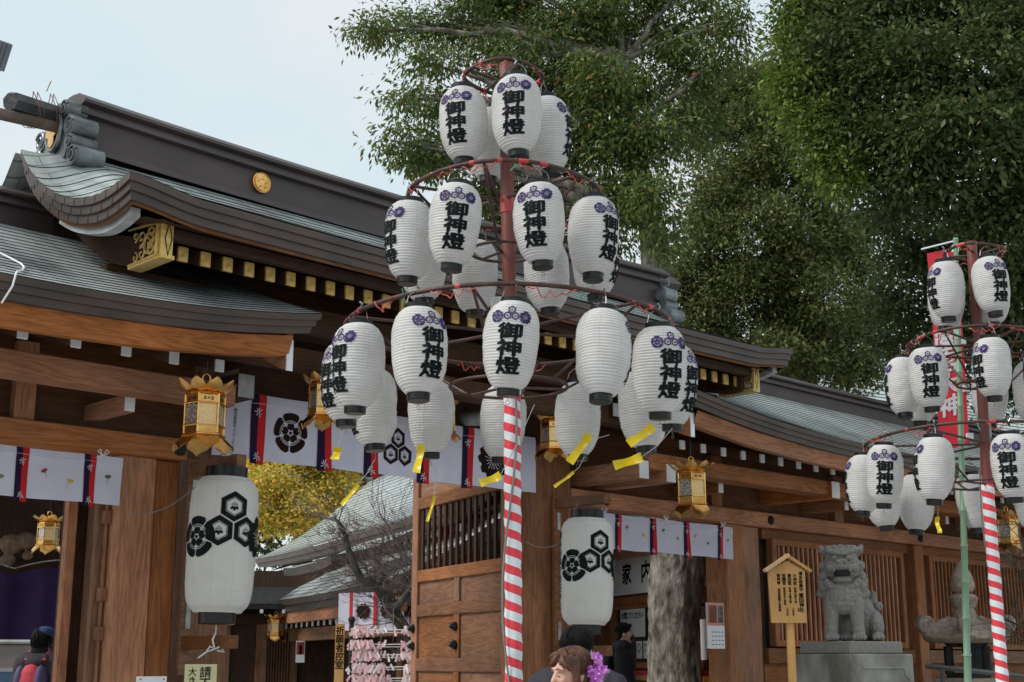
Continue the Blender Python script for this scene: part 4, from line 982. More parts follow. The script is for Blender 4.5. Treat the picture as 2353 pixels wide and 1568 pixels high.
def draw_main(root, s0, H, f):
    zc = -H * .52; g = lambda u, v: f(u, v, .004)
    for nm, s, sh, r_ in (('mokko_crest', 6.79, mokko, .175),):
        mb = MB(); mb.polys(sh(s - s0, zc, r_), g, 0, .06); mb.build('crest', ink_brown, root)
    mb = MB(); mb.polys(trihex(7.98 - s0, zc - .02, .098), g, 0, .06); mb.build('crest', ink_brown, root)
    mb = MB(); mb.polys(cherry(9.18 - s0, zc, .19), g, 0, .06); c = mb.build('crest', ink_brown, root)
    mb = MB(); mb.polys(stamens(9.18 - s0, zc, .19), lambda u, v: f(u, v, .007)); mb.build('stamens', white_ink, c)
    mb = MB(); mb.text('株式会社サイバービーイン', .034, g, bold=.01, cx=6.225 - s0, cy=-H * .27); mb.build('lettering', ink, root)
noren('banner', 'wide white crested banner with purple and red stripes across the gate opening', 6.02, 9.78, 9.72, 3.17, 3.73, [6.45, 7.14, 7.66, 8.30, 8.86], .15, draw_main, 'striped white banners', .035)
leafc = {'r': M('leaf_red_dye', (.42, .02, .03), None, 9), 'y': M('leaf_yellow_dye', (.62, .38, .03), None, 9), 'g': M('leaf_green_dye', (.05, .13, .05), None, 9), 'o': M('leaf_olive_dye', (.22, .22, .05), None, 9), 'a': M('leaf_amber_dye', (.60, .25, .03), None, 9)}
def draw_leaves(L):
    def d(root, s0, H, f):
        for s, v, c, rot in L:
            mb = MB(); mb.polys(ginkgo_leaf(s - s0, -H * v, .030, rot), lambda u, w_: f(u, w_, .004)); mb.build('leaf_print', leafc[c], root)
    return d
noren('banner', 'white banner with ginkgo leaf prints over the dark left doorway', 3.0, 5.235, 9.74, 2.69, 3.06, [3.55, 3.95, 4.42, 4.96], .10, draw_leaves([(4.26, .6, 'o', 200), (4.60, .45, 'r', 30), (4.80, .62, 'y', -20), (5.12, .46, 'g', 5), (3.7, .5, 'y', 20)]), 'striped white banners')
noren('banner', 'white banner with ginkgo leaf prints over the opening with the tree trunk', 10.62, 13.06, 9.74, 2.68, 3.05, [11.05, 11.62, 12.20, 12.83], .10, draw_leaves([(11.20, .36, 'r', 30), (11.46, .55, 'y', -20), (11.80, .36, 'g', 20), (12.04, .55, 'o', -30), (12.36, .42, 'a', 25), (12.58, .62, 'g', -15), (12.97, .45, 'a', -10)]), 'striped white banners')

# ------------------------------------------------------------------ gilded hanging lanterns
def gold_lantern():
    root = thing('gilded_lantern', 'x', 'lantern')
    # origin at the top of the ring; total drop .58
    mb = MB(); mb.tube([(.030 * math.cos(q), 0, -.035 + .035 * math.sin(q)) for q in [2 * math.pi * i / 20 for i in range(20)]], .007, 6, closed=True); mb.build('ring', gold, root, smooth_=True)
    mb = MB(); mb.lathe([(0, -.06), (.02, -.066), (.035, -.08), (.03, -.092), (.045, -.10), (.06, -.115), (.11, -.14), (.15, -.165), (.155, -.175), (.0, -.175)], 24, caps=False); mb.build('crown', gold, root, smooth_=True, auto=50)
    for k in range(9):
        a = 2 * math.pi * k / 9; mb = MB(); rows = []
        for i in range(7):
            u = i / 6; wd = .066 * math.sin(math.pi * min(1, .22 + u * .74)) ** .7 * (1 if u < .95 else .35); rr = .10 + .135 * u; z = -.160 + .085 * u ** 1.5 - .012 * math.sin(math.pi * u)
            rows.append([(rr * math.cos(a) - s_ * wd * math.sin(a), rr * math.sin(a) + s_ * wd * math.cos(a), z + .016 * abs(s_)) for s_ in (-1, -.5, 0, .5, 1)])
        mb.grid(rows); mb.build('roof_petal', gold, root, smooth_=True)
    R6 = .150
    V = lambda k, r_, z: (r_ * math.cos(R(60 * k)), r_ * math.sin(R(60 * k)), z)
    for k in range(6):
        mb = MB(); mb.tube([V(k, R6, -.172), V(k, R6, -.47)], .008, 6); mb.build('corner_post', gold, root)
        k2 = k + 1
        def pan(z0, z1, r_, mt, nm, parent=root):
            m_ = MB(); A, B = Vector(V(k, r_, 0)), Vector(V(k2, r_, 0)); d = (B - A) * .04; A, B = A + d, B - d
            n_ = Vector(((A + B) / 2)).normalized() * .008
            vs = [(A.x, A.y, z0), (B.x, B.y, z0), (B.x, B.y, z1), (A.x, A.y, z1)]
            m_.add(vs + [(x - n_.x, y - n_.y, z) for x, y, z in vs], [(0, 1, 2, 3), (7, 6, 5, 4), (0, 4, 5, 1), (1, 5, 6, 2), (2, 6, 7, 3), (3, 7, 4, 0)])
            return m_.build(nm, mt, parent)
        tp = pan(-.235, -.178, R6, gold, 'frieze'); pan(-.405, -.245, R6 - .008, pierced if k % 2 else pierced_gold, 'panel'); pan(-.47, -.415, R6, gold, 'base_panel')
        A, B = Vector(V(k, R6 + .003, 0)), Vector(V(k2, R6 + .003, 0))
        m_ = MB()
        for u in (.32, .5, .68):
            q = A.lerp(B, u); nrm = ((A + B) / 2).normalized()
            for zz in ((-.2, -.215) if u != .5 else (-.207,)): m_.obox((q.x, q.y, zz), (.018, .003, .009), Matrix.Rotation(math.atan2(nrm.y, nrm.x) + math.pi / 2, 3, 'Z'))
        m_.build('slot', black_gloss, tp)
        for z in (-.24, -.41):
            mb = MB(); mb.tube([V(k, R6 + .006, z), V(k2, R6 + .006, z)], .007, 6); mb.build('band', gold, root)
        # flared skirt petal
        mb = MB(); a = R(60 * k + 30); rows = []
        for i in range(7):
            u = i / 6; rr = .128 + .105 * u; z = -.475 - .105 * u ** .9; wd = lerp(.080, .085, u) * (1 if u < .7 else 1 - .75 * ((u - .7) / .3) ** 1.4)
            rows.append([(rr * math.cos(a) - s_ * wd * math.sin(a), rr * math.sin(a) + s_ * wd * math.cos(a), z - (.03 * u) * (1 - abs(s_))) for s_ in (-1, -.5, 0, .5, 1)])
        mb.grid(rows, flip=True); mb.build('skirt_petal', gold, root, smooth_=True, auto=30)
    mb = MB(); mb.lathe([(.15, -.47), (.172, -.478), (.172, -.486), (.13, -.492), (0, -.492)], 6, caps=False); mb.build('base_plate', gold, root)
    mb = MB(); mb.lathe([(.03, -.25), (.03, -.45)], 10); mb.build('inner_lamp', paper_lan, root)
    mb = MB(); mb.tube([(0, 0, -.004), (0, 0, .22)], .006, 6); mb.build('hanging_rod', black_gloss, root)
    return root
gl0 = None
def put_gold(px, py, Y, lab, k=1.0, rz=20):
    global gl0
    if gl0 is None: gl0 = gold_lantern(); o = gl0
    else: o = copy_tree(gl0)
    p = at(px, py, Y); o.location = p; o.scale = (k, k, k); o.rotation_euler = (0, 0, R(rz)); tag(o, lab, None, 'gilded hanging lanterns')
put_gold(475, 860, 9.8, 'large gilded lantern under the left hall eave, left of the crested banner', .95, 24)
put_gold(746, 850, 11.0, 'gilded lantern mostly hidden behind the leftmost paper lanterns', .80, 10)
put_gold(1018, 905, 12.6, 'gilded lantern peeping out behind the paper lanterns left of the striped cloth', .74, 15)
put_gold(1272, 938, 13.3, 'gilded lantern hanging before the right gate pillar', .85, 8)
put_gold(1587, 1050, 13.7, 'gilded lantern above the leaf printed banner of the right hall', 1.0, 24)
put_gold(2310, 1165, 18.2, 'gilded lantern at the right picture edge behind the far tower', 1.0, 24)
put_gold(115, 1176, 19.0, 'small gilded lantern inside the dark left doorway', .95, 24)
put_gold(634, 1405, 27.0, 'tiny gilded lantern by the lattice door of the inner hall', .95, 5)

# ------------------------------------------------------------------ big cylindrical lanterns on brackets
BPROF = [(0, .175), (.02, .215), (.05, .24), (.10, .257), (.2, .266), (.5, .268), (.8, .261), (.88, .252), (.94, .236), (.975, .21), (1, .17)]
BH = 1.04
def big_lantern(label, px, py, Y, face, k):
    p = at(px, py, Y); root = thing('drum_lantern', label, 'lantern', p, R(face) - math.atan2(p.x, p.y), 'big crested lanterns beside the gate'); root.scale = (k, k, k)
    root.rotation_euler[1] = R(1.2)
    mb = ribbed(BPROF, BH, 62, .0042, 56, 3); mb.build('shade', paper_big, root, smooth_=True)
    mb = MB(); mb.lathe([(.155, -.005), (.165, -.01), (.165, .085), (.15, .085), (.148, .01), (0, .01)], 36, caps=False); mb.build('top_cap', black_gloss, root, smooth_=True, auto=35)
    mb = MB(); mb.lathe([(0, -BH - .085), (.135, -BH - .085), (.14, -BH - .08), (.143, -BH + .005), (.13, -BH + .01)], 36, caps=False); mb.build('bottom_cap', black_gloss, root, smooth_=True, auto=35)
    f = wrap(BPROF, BH, .004); yc = -.40
    mb = MB(); mb.polys(trihex(0, yc + .03, .118), f, 0, .05); mb.build('hexagon_crest', ink, root)
    ps = mokko(-.290, yc - .080, .158)
    mb = MB(); mb.polys(ps, f, 0, .05); mb.build('mokko_crest', ink, root)
    mb = MB(); mb.polys(cherry(.285, yc - .06, .165), f, 0, .05); c = mb.build('cherry_crest', ink, root)
    mb = MB(); mb.polys(stamens(.285, yc - .06, .165), wrap(BPROF, BH, .006), 0, .05); mb.build('stamens', paper_big, c)
    mb = MB(); mb.text('博多総鎮守櫛田神社', .085, f, bold=.02, cx=-.50, cy=-.14, cell=.04); mb.build('lettering', ink, root)
    mb = MB(); mb.tube([(-.15, 0, .06), (-.10, 0, .16), (0, 0, .215), (.1, 0, .16), (.15, 0, .06)], .004, 5); mb.build('hanger', steel, root)
    mb = MB(); mb.tube([(0, 0, -BH - .08), (0, 0, -BH - .15)], .005, 5)
    for sg in (-1, 1): mb.tube([(0, 0, -BH - .27), (sg * .04, -.01, -BH - .25), (sg * .07, -.02, -BH - .29), (sg * .02, 0, -BH - .28)], .007, 5)
    mb.tube([(0, 0, -BH - .27), (-.06, -.01, -BH - .29), (-.13, -.02, -BH - .34)], .007, 5); mb.tube([(0, 0, -BH - .15), (-.02, 0, -BH - .2), (0, 0, -BH - .27)], .008, 5)
    mb.build('tie_cord', white_paint, root, smooth_=True)
    return root
big_lantern('big cylindrical white lantern with black crests left of the gate opening', 520, 1100, 10.75, 17, 1.0)
big_lantern('big cylindrical white lantern with black crests right of the striped cloth', 1349, 1193, 13.55, 30, .985)
# lantern brackets: parts of the buildings they are bolted to
for b, s, t0, zt, zb in ((left, 5.93, 9.86, 3.05, 1.66), (gate, 10.18, 9.83, 3.10, 1.62)):
    mb = MB(); mb.boxr(s - .06, s + .06, t0 - .045, t0, zb - .25, zt + .08, c=.004); mb.build('bracket_post', ox_, b)
    for z in (zt, zb): mb = MB(); mb.boxr(s - .045, s + .045, t0 - .72, t0 - .045, z - .05, z + .05, c=.004); mb.build('bracket_arm', ox_, b)
    for z in (zt - .18, zb + .2): mb = MB(); mb.boxr(s - .022, s + .022, t0 - .052, t0 - .045, z - .09, z + .09); mb.build('steel_plate', steel, b)
def droop(p0, p1, sag, r_, mat, name, lab):
    p0, p1 = Vector(p0), Vector(p1); o = MB(); o.tube([p0.lerp(p1, i / 20) + Vector((0, 0, -sag * 4 * (i / 20) * (1 - i / 20))) for i in range(21)], r_, 5)
    tag(o.build(name, mat), lab, 'cable')
droop(at(500, 1062, 10.75), at(300, 1182, 10.3), .12, .004, cable_grey, 'cable', 'thin grey cable drooping from the left drum lantern to the columns')
droop(at(1345, 1185, 13.5), at(1208, 1245, 13.6), .16, .005, cable_grey, 'cable', 'thin grey cable drooping from the right drum lantern to the pillar')

# ------------------------------------------------------------------ inner court: halls seen through the openings
IR = math.atan2(-.922, .388)
def frame_building(name, label, x, y):
    o = thing(name, label, 'building', (x, y, 0), IR); ORG[o.name] = (0, 0, 0); return o
ih = frame_building('inner_hall', 'inner shrine hall with sweeping pale green roof behind the bare plum tree', -6.13, 32.97)
irf = Roof(0, 13.2, sm_pl([(0, 2.95, 6.05), (.3, 2.0, 5.15), (.6, 1.1, 4.42), (.85, .4, 3.98), (1, 0, 3.80)]), None, ends=(True, True), sori=.12, soric=9.0)
irf.h = 9
mb = MB(); irf.surface(mb, 24, .010, 3.0, .2); mb.build('roof', [copper, seam_shade], ih)
mb = MB(); irf.edge(mb, [(0, 0), (.02, .10), (.06, .105), (.08, .2), (.3, .2)], lambda i: 0); mb.build('eave_edge', copper_brown, ih)
mb = MB(); ridge(mb, .25, 13.0, 3.0, 6.0, .5, .18, .02); mb.build('ridge', copper_ridge, ih)
mb = MB()
for (u, v, r_) in ((-.25, 0, .16), (-.15, .25, .14), (.25, 0, .16), (.15, .25, .14), (0, .42, .14)): mb.tube([(.1, 3.0 + u, 6.1 + v), (.5, 3.0 + u, 6.1 + v)], r_, 14)
mb.build('ridge_ornament', copper_blue, ih, smooth_=True, auto=35)
mb = MB(); mb.grid([[(s, .3, 3.62) for s in (.3, 7, 12.9)], [(s, 3.0, 4.9) for s in (.3, 7, 12.9)], [(s, 4.2, 3.9) for s in (.3, 7, 12.9)]]); mb.build('soffit', dx_, ih)
rafter_set(ih, [.5 + .33 * i for i in range(38)], .42, 2.2, 3.56, .3, .075, .11, dy_, white_paint)
mb = MB(); mb.boxr(.6, 11.4, 1.25, 2.4, .3, 3.75); mb.build('wall', ox_, ih)
for s in (.6, 3.4, 6.4, 9.4, 11.2): mb = MB(); mb.boxr(s, s + .28, 1.05, 1.3, .3, 3.6, c=.015); mb.build('column', wz, ih)
mb = MB(); mb.boxr(.5, 11.5, 1.0, 1.22, 3.1, 3.3); mb.build('head_rail', wx, ih)
for s in (3.9, 6.9):
    mb = MB(); mb.boxr(s, s + 2.2, 1.18, 1.245, 1.0, 2.9); lw = mb.build('lattice_window', dz_, ih)
    mb = MB()
    for k in range(16): mb.boxr(s + .1 + k * .13, s + .15 + k * .13, 1.15, 1.178, 1.05, 2.85)
    mb.build('lattice', oz_, lw)
# porch gable at the right of the inner hall
mb = MB(); pr = Roof(9.6, 12.6, pl([(0, -.2, 3.55), (.5, -.9, 3.2), (1, -1.6, 3.02)]), None, sori=.05); pr.surface(mb, 10, .007); mb.build('porch_roof', [copper, seam_shade], ih)
mb = MB(); pr.edge(mb, [(0, 0), (.02, .12), (.3, .12)], lambda i: 0); mb.build('porch_edge', copper_brown, ih)

lo = frame_building('waiting_hall', 'low dark hall with lattice doors and a mossy copper roof behind the left drum lantern', *at(585, 1392, 29.0).xy)
zz = at(585, 1392, 29.0).z
lrf2 = Roof(0, 9.6, pl([(0, 2.0, zz + 1.25), (.5, .95, zz + .52), (1, 0, zz)]), None, sori=.1, soric=5)
mb = MB(); lrf2.surface(mb, 12, .009, 2.0, .15); mb.build('roof', [copper_old, seam_shade], lo)
mb = MB(); lrf2.edge(mb, [(0, 0), (.02, .1), (.06, .105), (.08, .22), (.3, .22)], lambda i: 0); mb.build('eave_edge', copper_brown, lo)
mb = MB(); mb.boxr(.5, 9.3, .12, .22, zz - .42, zz - .2); mb.build('fascia_board', wx, lo)
rafter_set(lo, [.6 + .4 * i for i in range(22)], .25, 1.4, zz - .46, .3, .07, .09, dy_, white_paint)
mb = MB(); mb.boxr(.3, 9.3, .35, .6, zz - .75, zz - .52); mb.build('eave_beam', ox_, lo)
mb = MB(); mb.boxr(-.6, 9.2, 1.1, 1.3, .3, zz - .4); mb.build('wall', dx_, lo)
mb = MB(); mb.boxr(9.05, 9.4, .85, 1.15, .3, zz + .2, c=.015); mb.build('column', wz, lo)
for s in (6.9,): mb = MB(); mb.boxr(s, s + .25, .85, 1.1, .3, zz - .5, c=.015); mb.build('column', oz_, lo)
# gable wall of the waiting hall, facing the gate: lattice doors between posts
q0 = at(486, 1500, 27.5); q1 = at(772, 1500, 27.5)
gw = building('lattice_screen', 'dark wooden wall with lattice doors seen under the left drum lantern', 'wall', 0, 0); gw.rotation_euler = (0, 0, R(4)); gw.location = (q0.x, q0.y, .3); ORG[gw.name] = (0, 0, .3)
LWd = q1.x - q0.x
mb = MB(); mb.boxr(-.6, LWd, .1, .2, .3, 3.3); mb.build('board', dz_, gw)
mb = MB(); mb.boxr(-.6, LWd, -.05, .1, 2.25, 2.45); mb.build('head_rail', dx_, gw)
mb = MB(); mb.grid([[(-.8, -.75, 2.62), (LWd * .8, -.75, 2.62)], [(-.8, .1, 2.98), (LWd * .8, .1, 2.98)]]); mb.boxr(-.8, LWd * .8, -.75, -.70, 2.52, 2.61); mb.build('pent_roof', stone_black, gw)
for k in range(6):
    mb = MB(); x = .15 + k * .42; mb.boxr(x, x + .06, -.77, -.4, 2.44, 2.51); r_ = mb.build('rafter', dy_, gw)
    mb = MB(); mb.boxr(x, x + .06, -.778, -.771, 2.44, 2.51); mb.build('end_cap', white_paint, r_, root=gw)
for x in (.30, .92, 1.02, 1.62): mb = MB(); mb.boxr(x - .06, x + .06, -.06, .1, .3, 2.25, c=.01); mb.build('post', oz_, gw)
for a, b_ in ((-.5, .24), (1.08, 1.56)):
    mb = MB(); mb.boxr(a, b_, .0, .08, 2.1, 2.25); mb.boxr(a, b_, .0, .08, .3, .5); d_ = mb.build('lattice_door', oz_, gw)
    n = int((b_ - a) / .05)
    mb = MB()
    for k in range(n): x = a + (k + .5) * (b_ - a) / n; mb.boxr(x - .012, x + .012, .02, .06, .5, 2.1)
    mb.build('lattice', oz_, d_, root=gw)
# poster, vertical name board and far banner
def board(name, label, cat, px, py, Y, wd, hh, mat, text=None, ts=.1, tm=None, rz=0, th=.02, bold=.012, cols=None, frame=None, pic=None, group=None):
    p = at(px, py, Y); o = thing(name, label, cat, p, R(rz), group)
    mb = MB(); mb.boxr(-wd / 2, wd / 2, 0, th, -hh / 2, hh / 2); mb.build('panel', mat, o)
    for (tx, x, y, sz, vert) in (cols or []):
        mb = MB(); mb.text(tx, sz, lambda u, v: (u, -.003, v), bold=bold, cx=x, cy=y, vertical=vert); mb.build('lettering', tm or ink, o)
    for (x0, x1, z0, z1, m_) in (pic or []):
        mb = MB(); mb.boxr(x0, x1, -.003, .0, z0, z1); mb.build('print', m_, o)
    return o
red_print = M('red_print', (.35, .03, .035), (.22, .02, .03), 20); pink_print = M('pink_print', (.65, .30, .24), (.55, .22, .18), 20); orange_print = M('orange_print', (.50, .17, .06), (.10, .05, .03), 28); dark_print = M('dark_print', (.04, .035, .05), (.25, .24, .27), 25); blue_print = M('blue_print', (.10, .22, .38), None, 10)
board('poster', 'small red and white poster on the dark inner wall', 'poster', 690, 1498, 26.6, .17, .40, paper, rz=0, pic=[(-.075, .075, -.05, .18, red_print), (-.02, .03, -.05, .12, pink_print)])
board('name_board', 'tall narrow pale wooden board lettered vertically beside the inner column', 'sign', 779, 1530, 19.2, .125, 1.12, pale_wood, cols=[('祈願者控室', 0, .52, .115, True)])
for a, b_ in ():
    pass
pb = at(868, 1405, 21.0)
bn = thing('banner', 'small far white banner with cherry crests behind the plum tree', 'banner', pb, IR * 0 + R(-20), 'striped white banners')
mb = MB(); mb.grid([[(-.66 + 1.5 * i / 12, .03 * math.sin(i), .28 - .56 * j / 4) for i in range(13)] for j in range(5)], flip=True); mb.build('cloth', cloth_white, bn, smooth_=True)
for x in (-.42, -.02, .38): mb = MB(); mb.boxr(x - .025, x + .025, -.06, -.045, -.31, .28); mb.build('stripe', cloth_red, bn)
for x in (-.22, .18, .60): mb = MB(); mb.polys(cherry(x, 0, .12), lambda u, v: (u, -.05, v)); mb.build('crest', ink_brown, bn)

# amulet office seen through the right opening
AO = math.atan2(-.94, .342)
pa = at(1395, 1450, 24.4)
of = thing('amulet_office', 'wooden amulet office with a long white sign, windows and notices behind the tree trunk', 'building', (pa.x, pa.y, 0), AO); ORG[of.name] = (0, 0, 0)
mb = MB(); mb.boxr(-2.2, 4.3, .16, .3, .3, 3.9); mb.build('wall', wz, of)
mb = MB(); mb.boxr(-2.2, 4.3, .0, .16, 2.46, 2.61, c=.01); mb.build('head_rail', wx, of)
mb = MB(); mb.boxr(-2.0, 3.9, -.06, -.01, 2.63, 3.26); sgn = mb.build('sign_board', paper, of)
for i_, ch in enumerate('家内安全'): mb = MB(); mb.text(ch, .36, lambda u, v: (u, -.064, v), bold=.03, vertical=False, pitch=2.1, cx=.62 + i_ * .756, cy=2.95); mb.build('lettering', ink, sgn)
orf = Roof(-2.6, 4.5, pl([(0, 1.2, 4.6), (.5, .2, 4.0), (1, -.9, 3.65)]), None); mb = MB(); orf.surface(mb, 12, .007); mb.build('roof', [copper, seam_shade], of)
mb = MB(); orf.edge(mb, [(0, 0), (.02, .1), (.05, .2), (.3, .2)], lambda i: 0, ends=(False, False)); mb.build('eave_edge', copper_brown, of)
rafter_set(of, [-2.3 + .42 * i for i in range(16)], -.55, .3, 3.37, .25, .07, .10, wy, white_paint)
mb = MB(); mb.boxr(-2.2, 4.4, -.35, -.2, 3.2, 3.32); mb.build('eave_beam', wx, of)
for x in (-.35, .18, 1.78, 3.3, 4.2): mb = MB(); mb.boxr(x - .07, x + .07, -.01, .16, .3, 2.46, c=.008); mb.build('post', wz, of)
for a, b_ in ((.25, 1.71), (1.85, 3.23), (3.37, 4.13)):
    mb = MB(); mb.boxr(a, b_, .08, .10, 1.52, 2.40); wn = mb.build('window', glass_dark, of)
    mb = MB(); mb.boxr(a, b_, .02, .12, 2.40, 2.46); mb.build('frame', wx, wn, root=of)
    mb = MB(); mb.boxr(a, b_, -.02, .14, 1.42, 1.52); mb.build('sill', wx, wn, root=of)
mb = MB(); mb.boxr(-2.0, 4.2, -.35, .0, 1.24, 1.32); mb.build('counter', wx, of)
mb = MB(); mb.boxr(-.3, 4.1, -.33, -.05, 1.32, 1.39); mb.build('red_tray', red_print, of)
for (x, z, wd, hh, tx) in ((.98, 2.16, .95, .46, 'を閉じてください'), (1.22, 1.72, .20, .28, ''), (1.48, 1.72, .18, .28, ''), (3.58, 1.85, .34, .6, ''), (2.2, 2.2, .5, .5, '')):
    mb = MB(); mb.boxr(x - wd / 2, x + wd / 2, .03, .045, z - hh / 2, z + hh / 2); nt_ = mb.build('notice', paper if x != 2.2 else cloth_white, of)
    if tx: mb = MB(); mb.text(tx, .115, lambda u, v: (u, .026, v), bold=.03, vertical=False, pitch=.95, cx=x - .44, cy=z + .12); mb.build('lettering', ink, nt_, root=of)
    elif wd < .3: mb = MB(); mb.polys([[circ(x, z + .03, wd * .36, 16), circ(x, z + .03, wd * .28, 16)]], lambda u, v: (u, .026, v)); mb.build('symbol', ink, nt_, root=of)
    elif x == 2.2: mb = MB(); mb.boxr(x - .2, x - .1, .02, .03, z - .28, z + .25); mb.build('stripe', cloth_purple, nt_, root=of)
# calendar hung on the edge of the right hall column
board('calendar', 'wall calendar with orange and dark photographs hanging left of the right column', 'calendar', 1645, 1438, 15.6, .24, .50, paper, rz=30, pic=[(-.118, .118, .0, .248, pink_print), (-.10, .015, .03, .22, orange_print), (.03, .105, .03, .22, dark_print)] + [(-.06 + .045 * i, -.035 + .045 * i, -.075 - .045 * j, -.065 - .045 * j, dark_print) for i in range(4) for j in range(4)])
# notices at the foot of the left column
board('notice_board', 'cream notice board with black brush lettering at the foot of the left column', 'sign', 459, 1590, 10.55, .235, .40, yellow_board, rz=12, cols=[('請不要', .035, .18, .085, True), ('大きな', -.06, .17, .06, True)])
board('notice_board', 'white metal notice plate at the bottom edge left of the cream board', 'sign', 348, 1590, 10.4, .24, .22, white_paint, rz=44, pic=[(-.1, -.09, .085, .095, black_gloss), (.09, .1, .085, .095, black_gloss)])

# worship hall glimpsed through the left doorway
wh = thing('worship_hall', 'dark worship hall interior beyond the left doorway', 'building', at(-150, 1500, 23.0).xy.to_3d(), R(18)); ORG[wh.name] = (0, 0, 0)
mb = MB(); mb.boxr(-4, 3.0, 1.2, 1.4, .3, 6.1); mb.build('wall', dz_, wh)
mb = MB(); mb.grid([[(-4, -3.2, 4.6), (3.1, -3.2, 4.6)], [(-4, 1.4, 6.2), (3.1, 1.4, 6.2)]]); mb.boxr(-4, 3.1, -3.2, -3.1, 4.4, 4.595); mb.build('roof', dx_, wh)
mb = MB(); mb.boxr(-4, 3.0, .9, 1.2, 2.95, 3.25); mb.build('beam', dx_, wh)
for x in (-2, 2.7): mb = MB(); mb.boxr(x, x + .3, .5, .8, .3, 4.4, c=.02); mb.build('column', dz_, wh)
mb = MB(); L = [(-.25, .35, .0), (.05, .30, .08), (.3, .2, .1), (.42, .14, -.03), (-.3, .22, -.35), (.1, .16, -.25)]
for x, r_, z in L: mb.ball((x, 0, z), (r_ * .8, r_ * .6, r_ * .65), 10)
mb.ball((.45, -.08, .22), .06, 8); mb.ball((.3, -.1, .28), .07, 8)
cv = remesh(mb, .03, 2); cv.materials.append(M('pale_carved_wood', (.26, .16, .10), (.14, .085, .055), 9, bump=.4)); o = link('carving', cv, wh); o.location = (1.25, -.6, 3.42); o.scale = (.75, .75, .75)
cu = thing('curtain', 'deep purple curtain hanging inside the dark left doorway', 'curtain', at(40, 1320, 21.0), R(18))
mb = MB(); rows = [[(-1.6 + 3.0 * i / 40, .06 * math.sin(i * .9 + j * .1) + .05 * math.sin(i * .37), -2.75 * j / 10 + (.12 * abs(math.sin(i * .155)) if j == 0 else 0)) for i in range(41)] for j in range(11)]
mb.grid(rows, flip=True); mb.build('cloth', M('purple_curtain', (.022, .008, .045), (.015, .006, .032), 4, rough=.8), cu, smooth_=True)
mb = MB(); mb.tube([(-1.5 + 2.9 * i / 30, -.1, .08 + .14 * abs(math.sin(i * .21))) for i in range(31)], .012, 6); mb.build('braided_cord', M('braided_cord_grey', (.30, .29, .30), (.03, .03, .03), 60), cu)
mb = MB(); mb.ball((1.1, -.1, .12), (.12, .06, .09), 10); mb.build('knot', white_paint, cu, smooth_=True)
# fortune slip box
fb = thing('fortune_box', 'white fortune slip cabinet with a small pitched roof at the lower left corner', 'cabinet', (at(-22, 1540, 14.2).x, 14.2, .3), R(10))
mb = MB(); mb.boxr(-.33, .36, -.2, .2, 0, 1.18); mb.build('cabinet', white_paint, fb)
mb = MB()
mb.grid([[(-.46, -.34, 1.16), (.30, -.34, 1.16)], [(-.42, -.12, 1.27), (.42, -.12, 1.30)], [(-.40, 0, 1.40), (.42, 0, 1.40)], [(-.46, .34, 1.16), (.46, .34, 1.16)]]); mb.build('roof', copper_brown, fb)
mb = MB(); mb.tube([(-.42, 0, 1.41), (.44, 0, 1.41)], .025, 8); mb.build('ridge_pole', grey_paint, fb)
mb = MB(); mb.text('おみくじ', .115, lambda u, v: (u, -.204, v), bold=.02, cx=-.2, cy=1.0); mb.build('lettering', ink, fb)
for x0, x1, z0, z1, m_ in ((-.1, .34, .95, 1.12, blue_print), (-.05, .3, .55, .78, red_print), (.12, .22, .84, .93, dark_print)): mb = MB(); mb.boxr(x0, x1, -.204, -.2, z0, z1); mb.build('print', m_, fb)

# ------------------------------------------------------------------ rack of tied fortune slips
rk = thing('fortune_rack', 'rack with five rows of tied pink and white fortune slips behind the door', 'rack', (at(880, 1568, 18.5).x, 18.5, .3), 0)
RX0, RX1 = at(806, 1500, 18.5).x - rk.location.x, at(960, 1500, 18.5).x - rk.location.x
slipmat = leafmat('slip_paper', [(0, (.80, .44, .46)), (.6, (.84, .60, .61)), (.75, (.86, .80, .81)), (1, (.84, .82, .88))], .8, .2, .2)
for x in (RX0, RX1 + .5): mb = MB(); mb.tube([(x, .02, 0), (x, .02, at(806, 1428, 18.5).z - .3)], .03, 8); mb.ball((x, .02, at(806, 1428, 18.5).z - .28), (.05, .05, .05), 8); mb.build('post', stone_black, rk)
slips = []
for j, py in enumerate((1445, 1478, 1502, 1530, 1556)):
    z = at(880, py, 18.5).z - .3; mb = MB(); mb.tube([(RX0, 0, z), ((RX0 + RX1) / 2, 0, z - .02), (RX1 + .5, 0, z)], .006, 5); mb.build('cord', white_paint, rk)
    mb = MB(); mb.tube([(RX0, .03, z - .05), (RX1 + .5, .03, z - .05)], .005, 5); mb.build('cord', white_paint, rk)
    for k in range(95):
        u = rnd.random()
        if k < 58: u = u * (.25 + .08 * j)
        elif k < 80: u = .8 + .25 * u
        slips.append((lerp(RX0, RX1, u), rnd.uniform(-.04, .03), z + rnd.uniform(-.03, .02), rnd.uniform(-1, 1), rnd.uniform(.06, .115)))
def slip(mb, x, y, z, a, L):
    d = Vector((math.sin(a) * .9, rnd.uniform(-.4, .2), -math.cos(a * .9))).normalized(); s_ = Vector((math.cos(a), 0, math.sin(a))) * .015; p = Vector((x, y, z))
    mb.add([p - s_ + Vector((0, 0, .02)), p + s_ + Vector((0, 0, .02)), p + d * L + s_, p + d * L - s_], [(0, 1, 2, 3)])
slips.sort(key=lambda q: -q[4])
for q in slips[:100]: mb = MB(); slip(mb, *q); mb.build('paper_slip', slipmat, rk)
mb = MB()
for q in slips[100:]: slip(mb, *q)
tag(mb.build('paper_slips', slipmat, rk), kind='stuff')

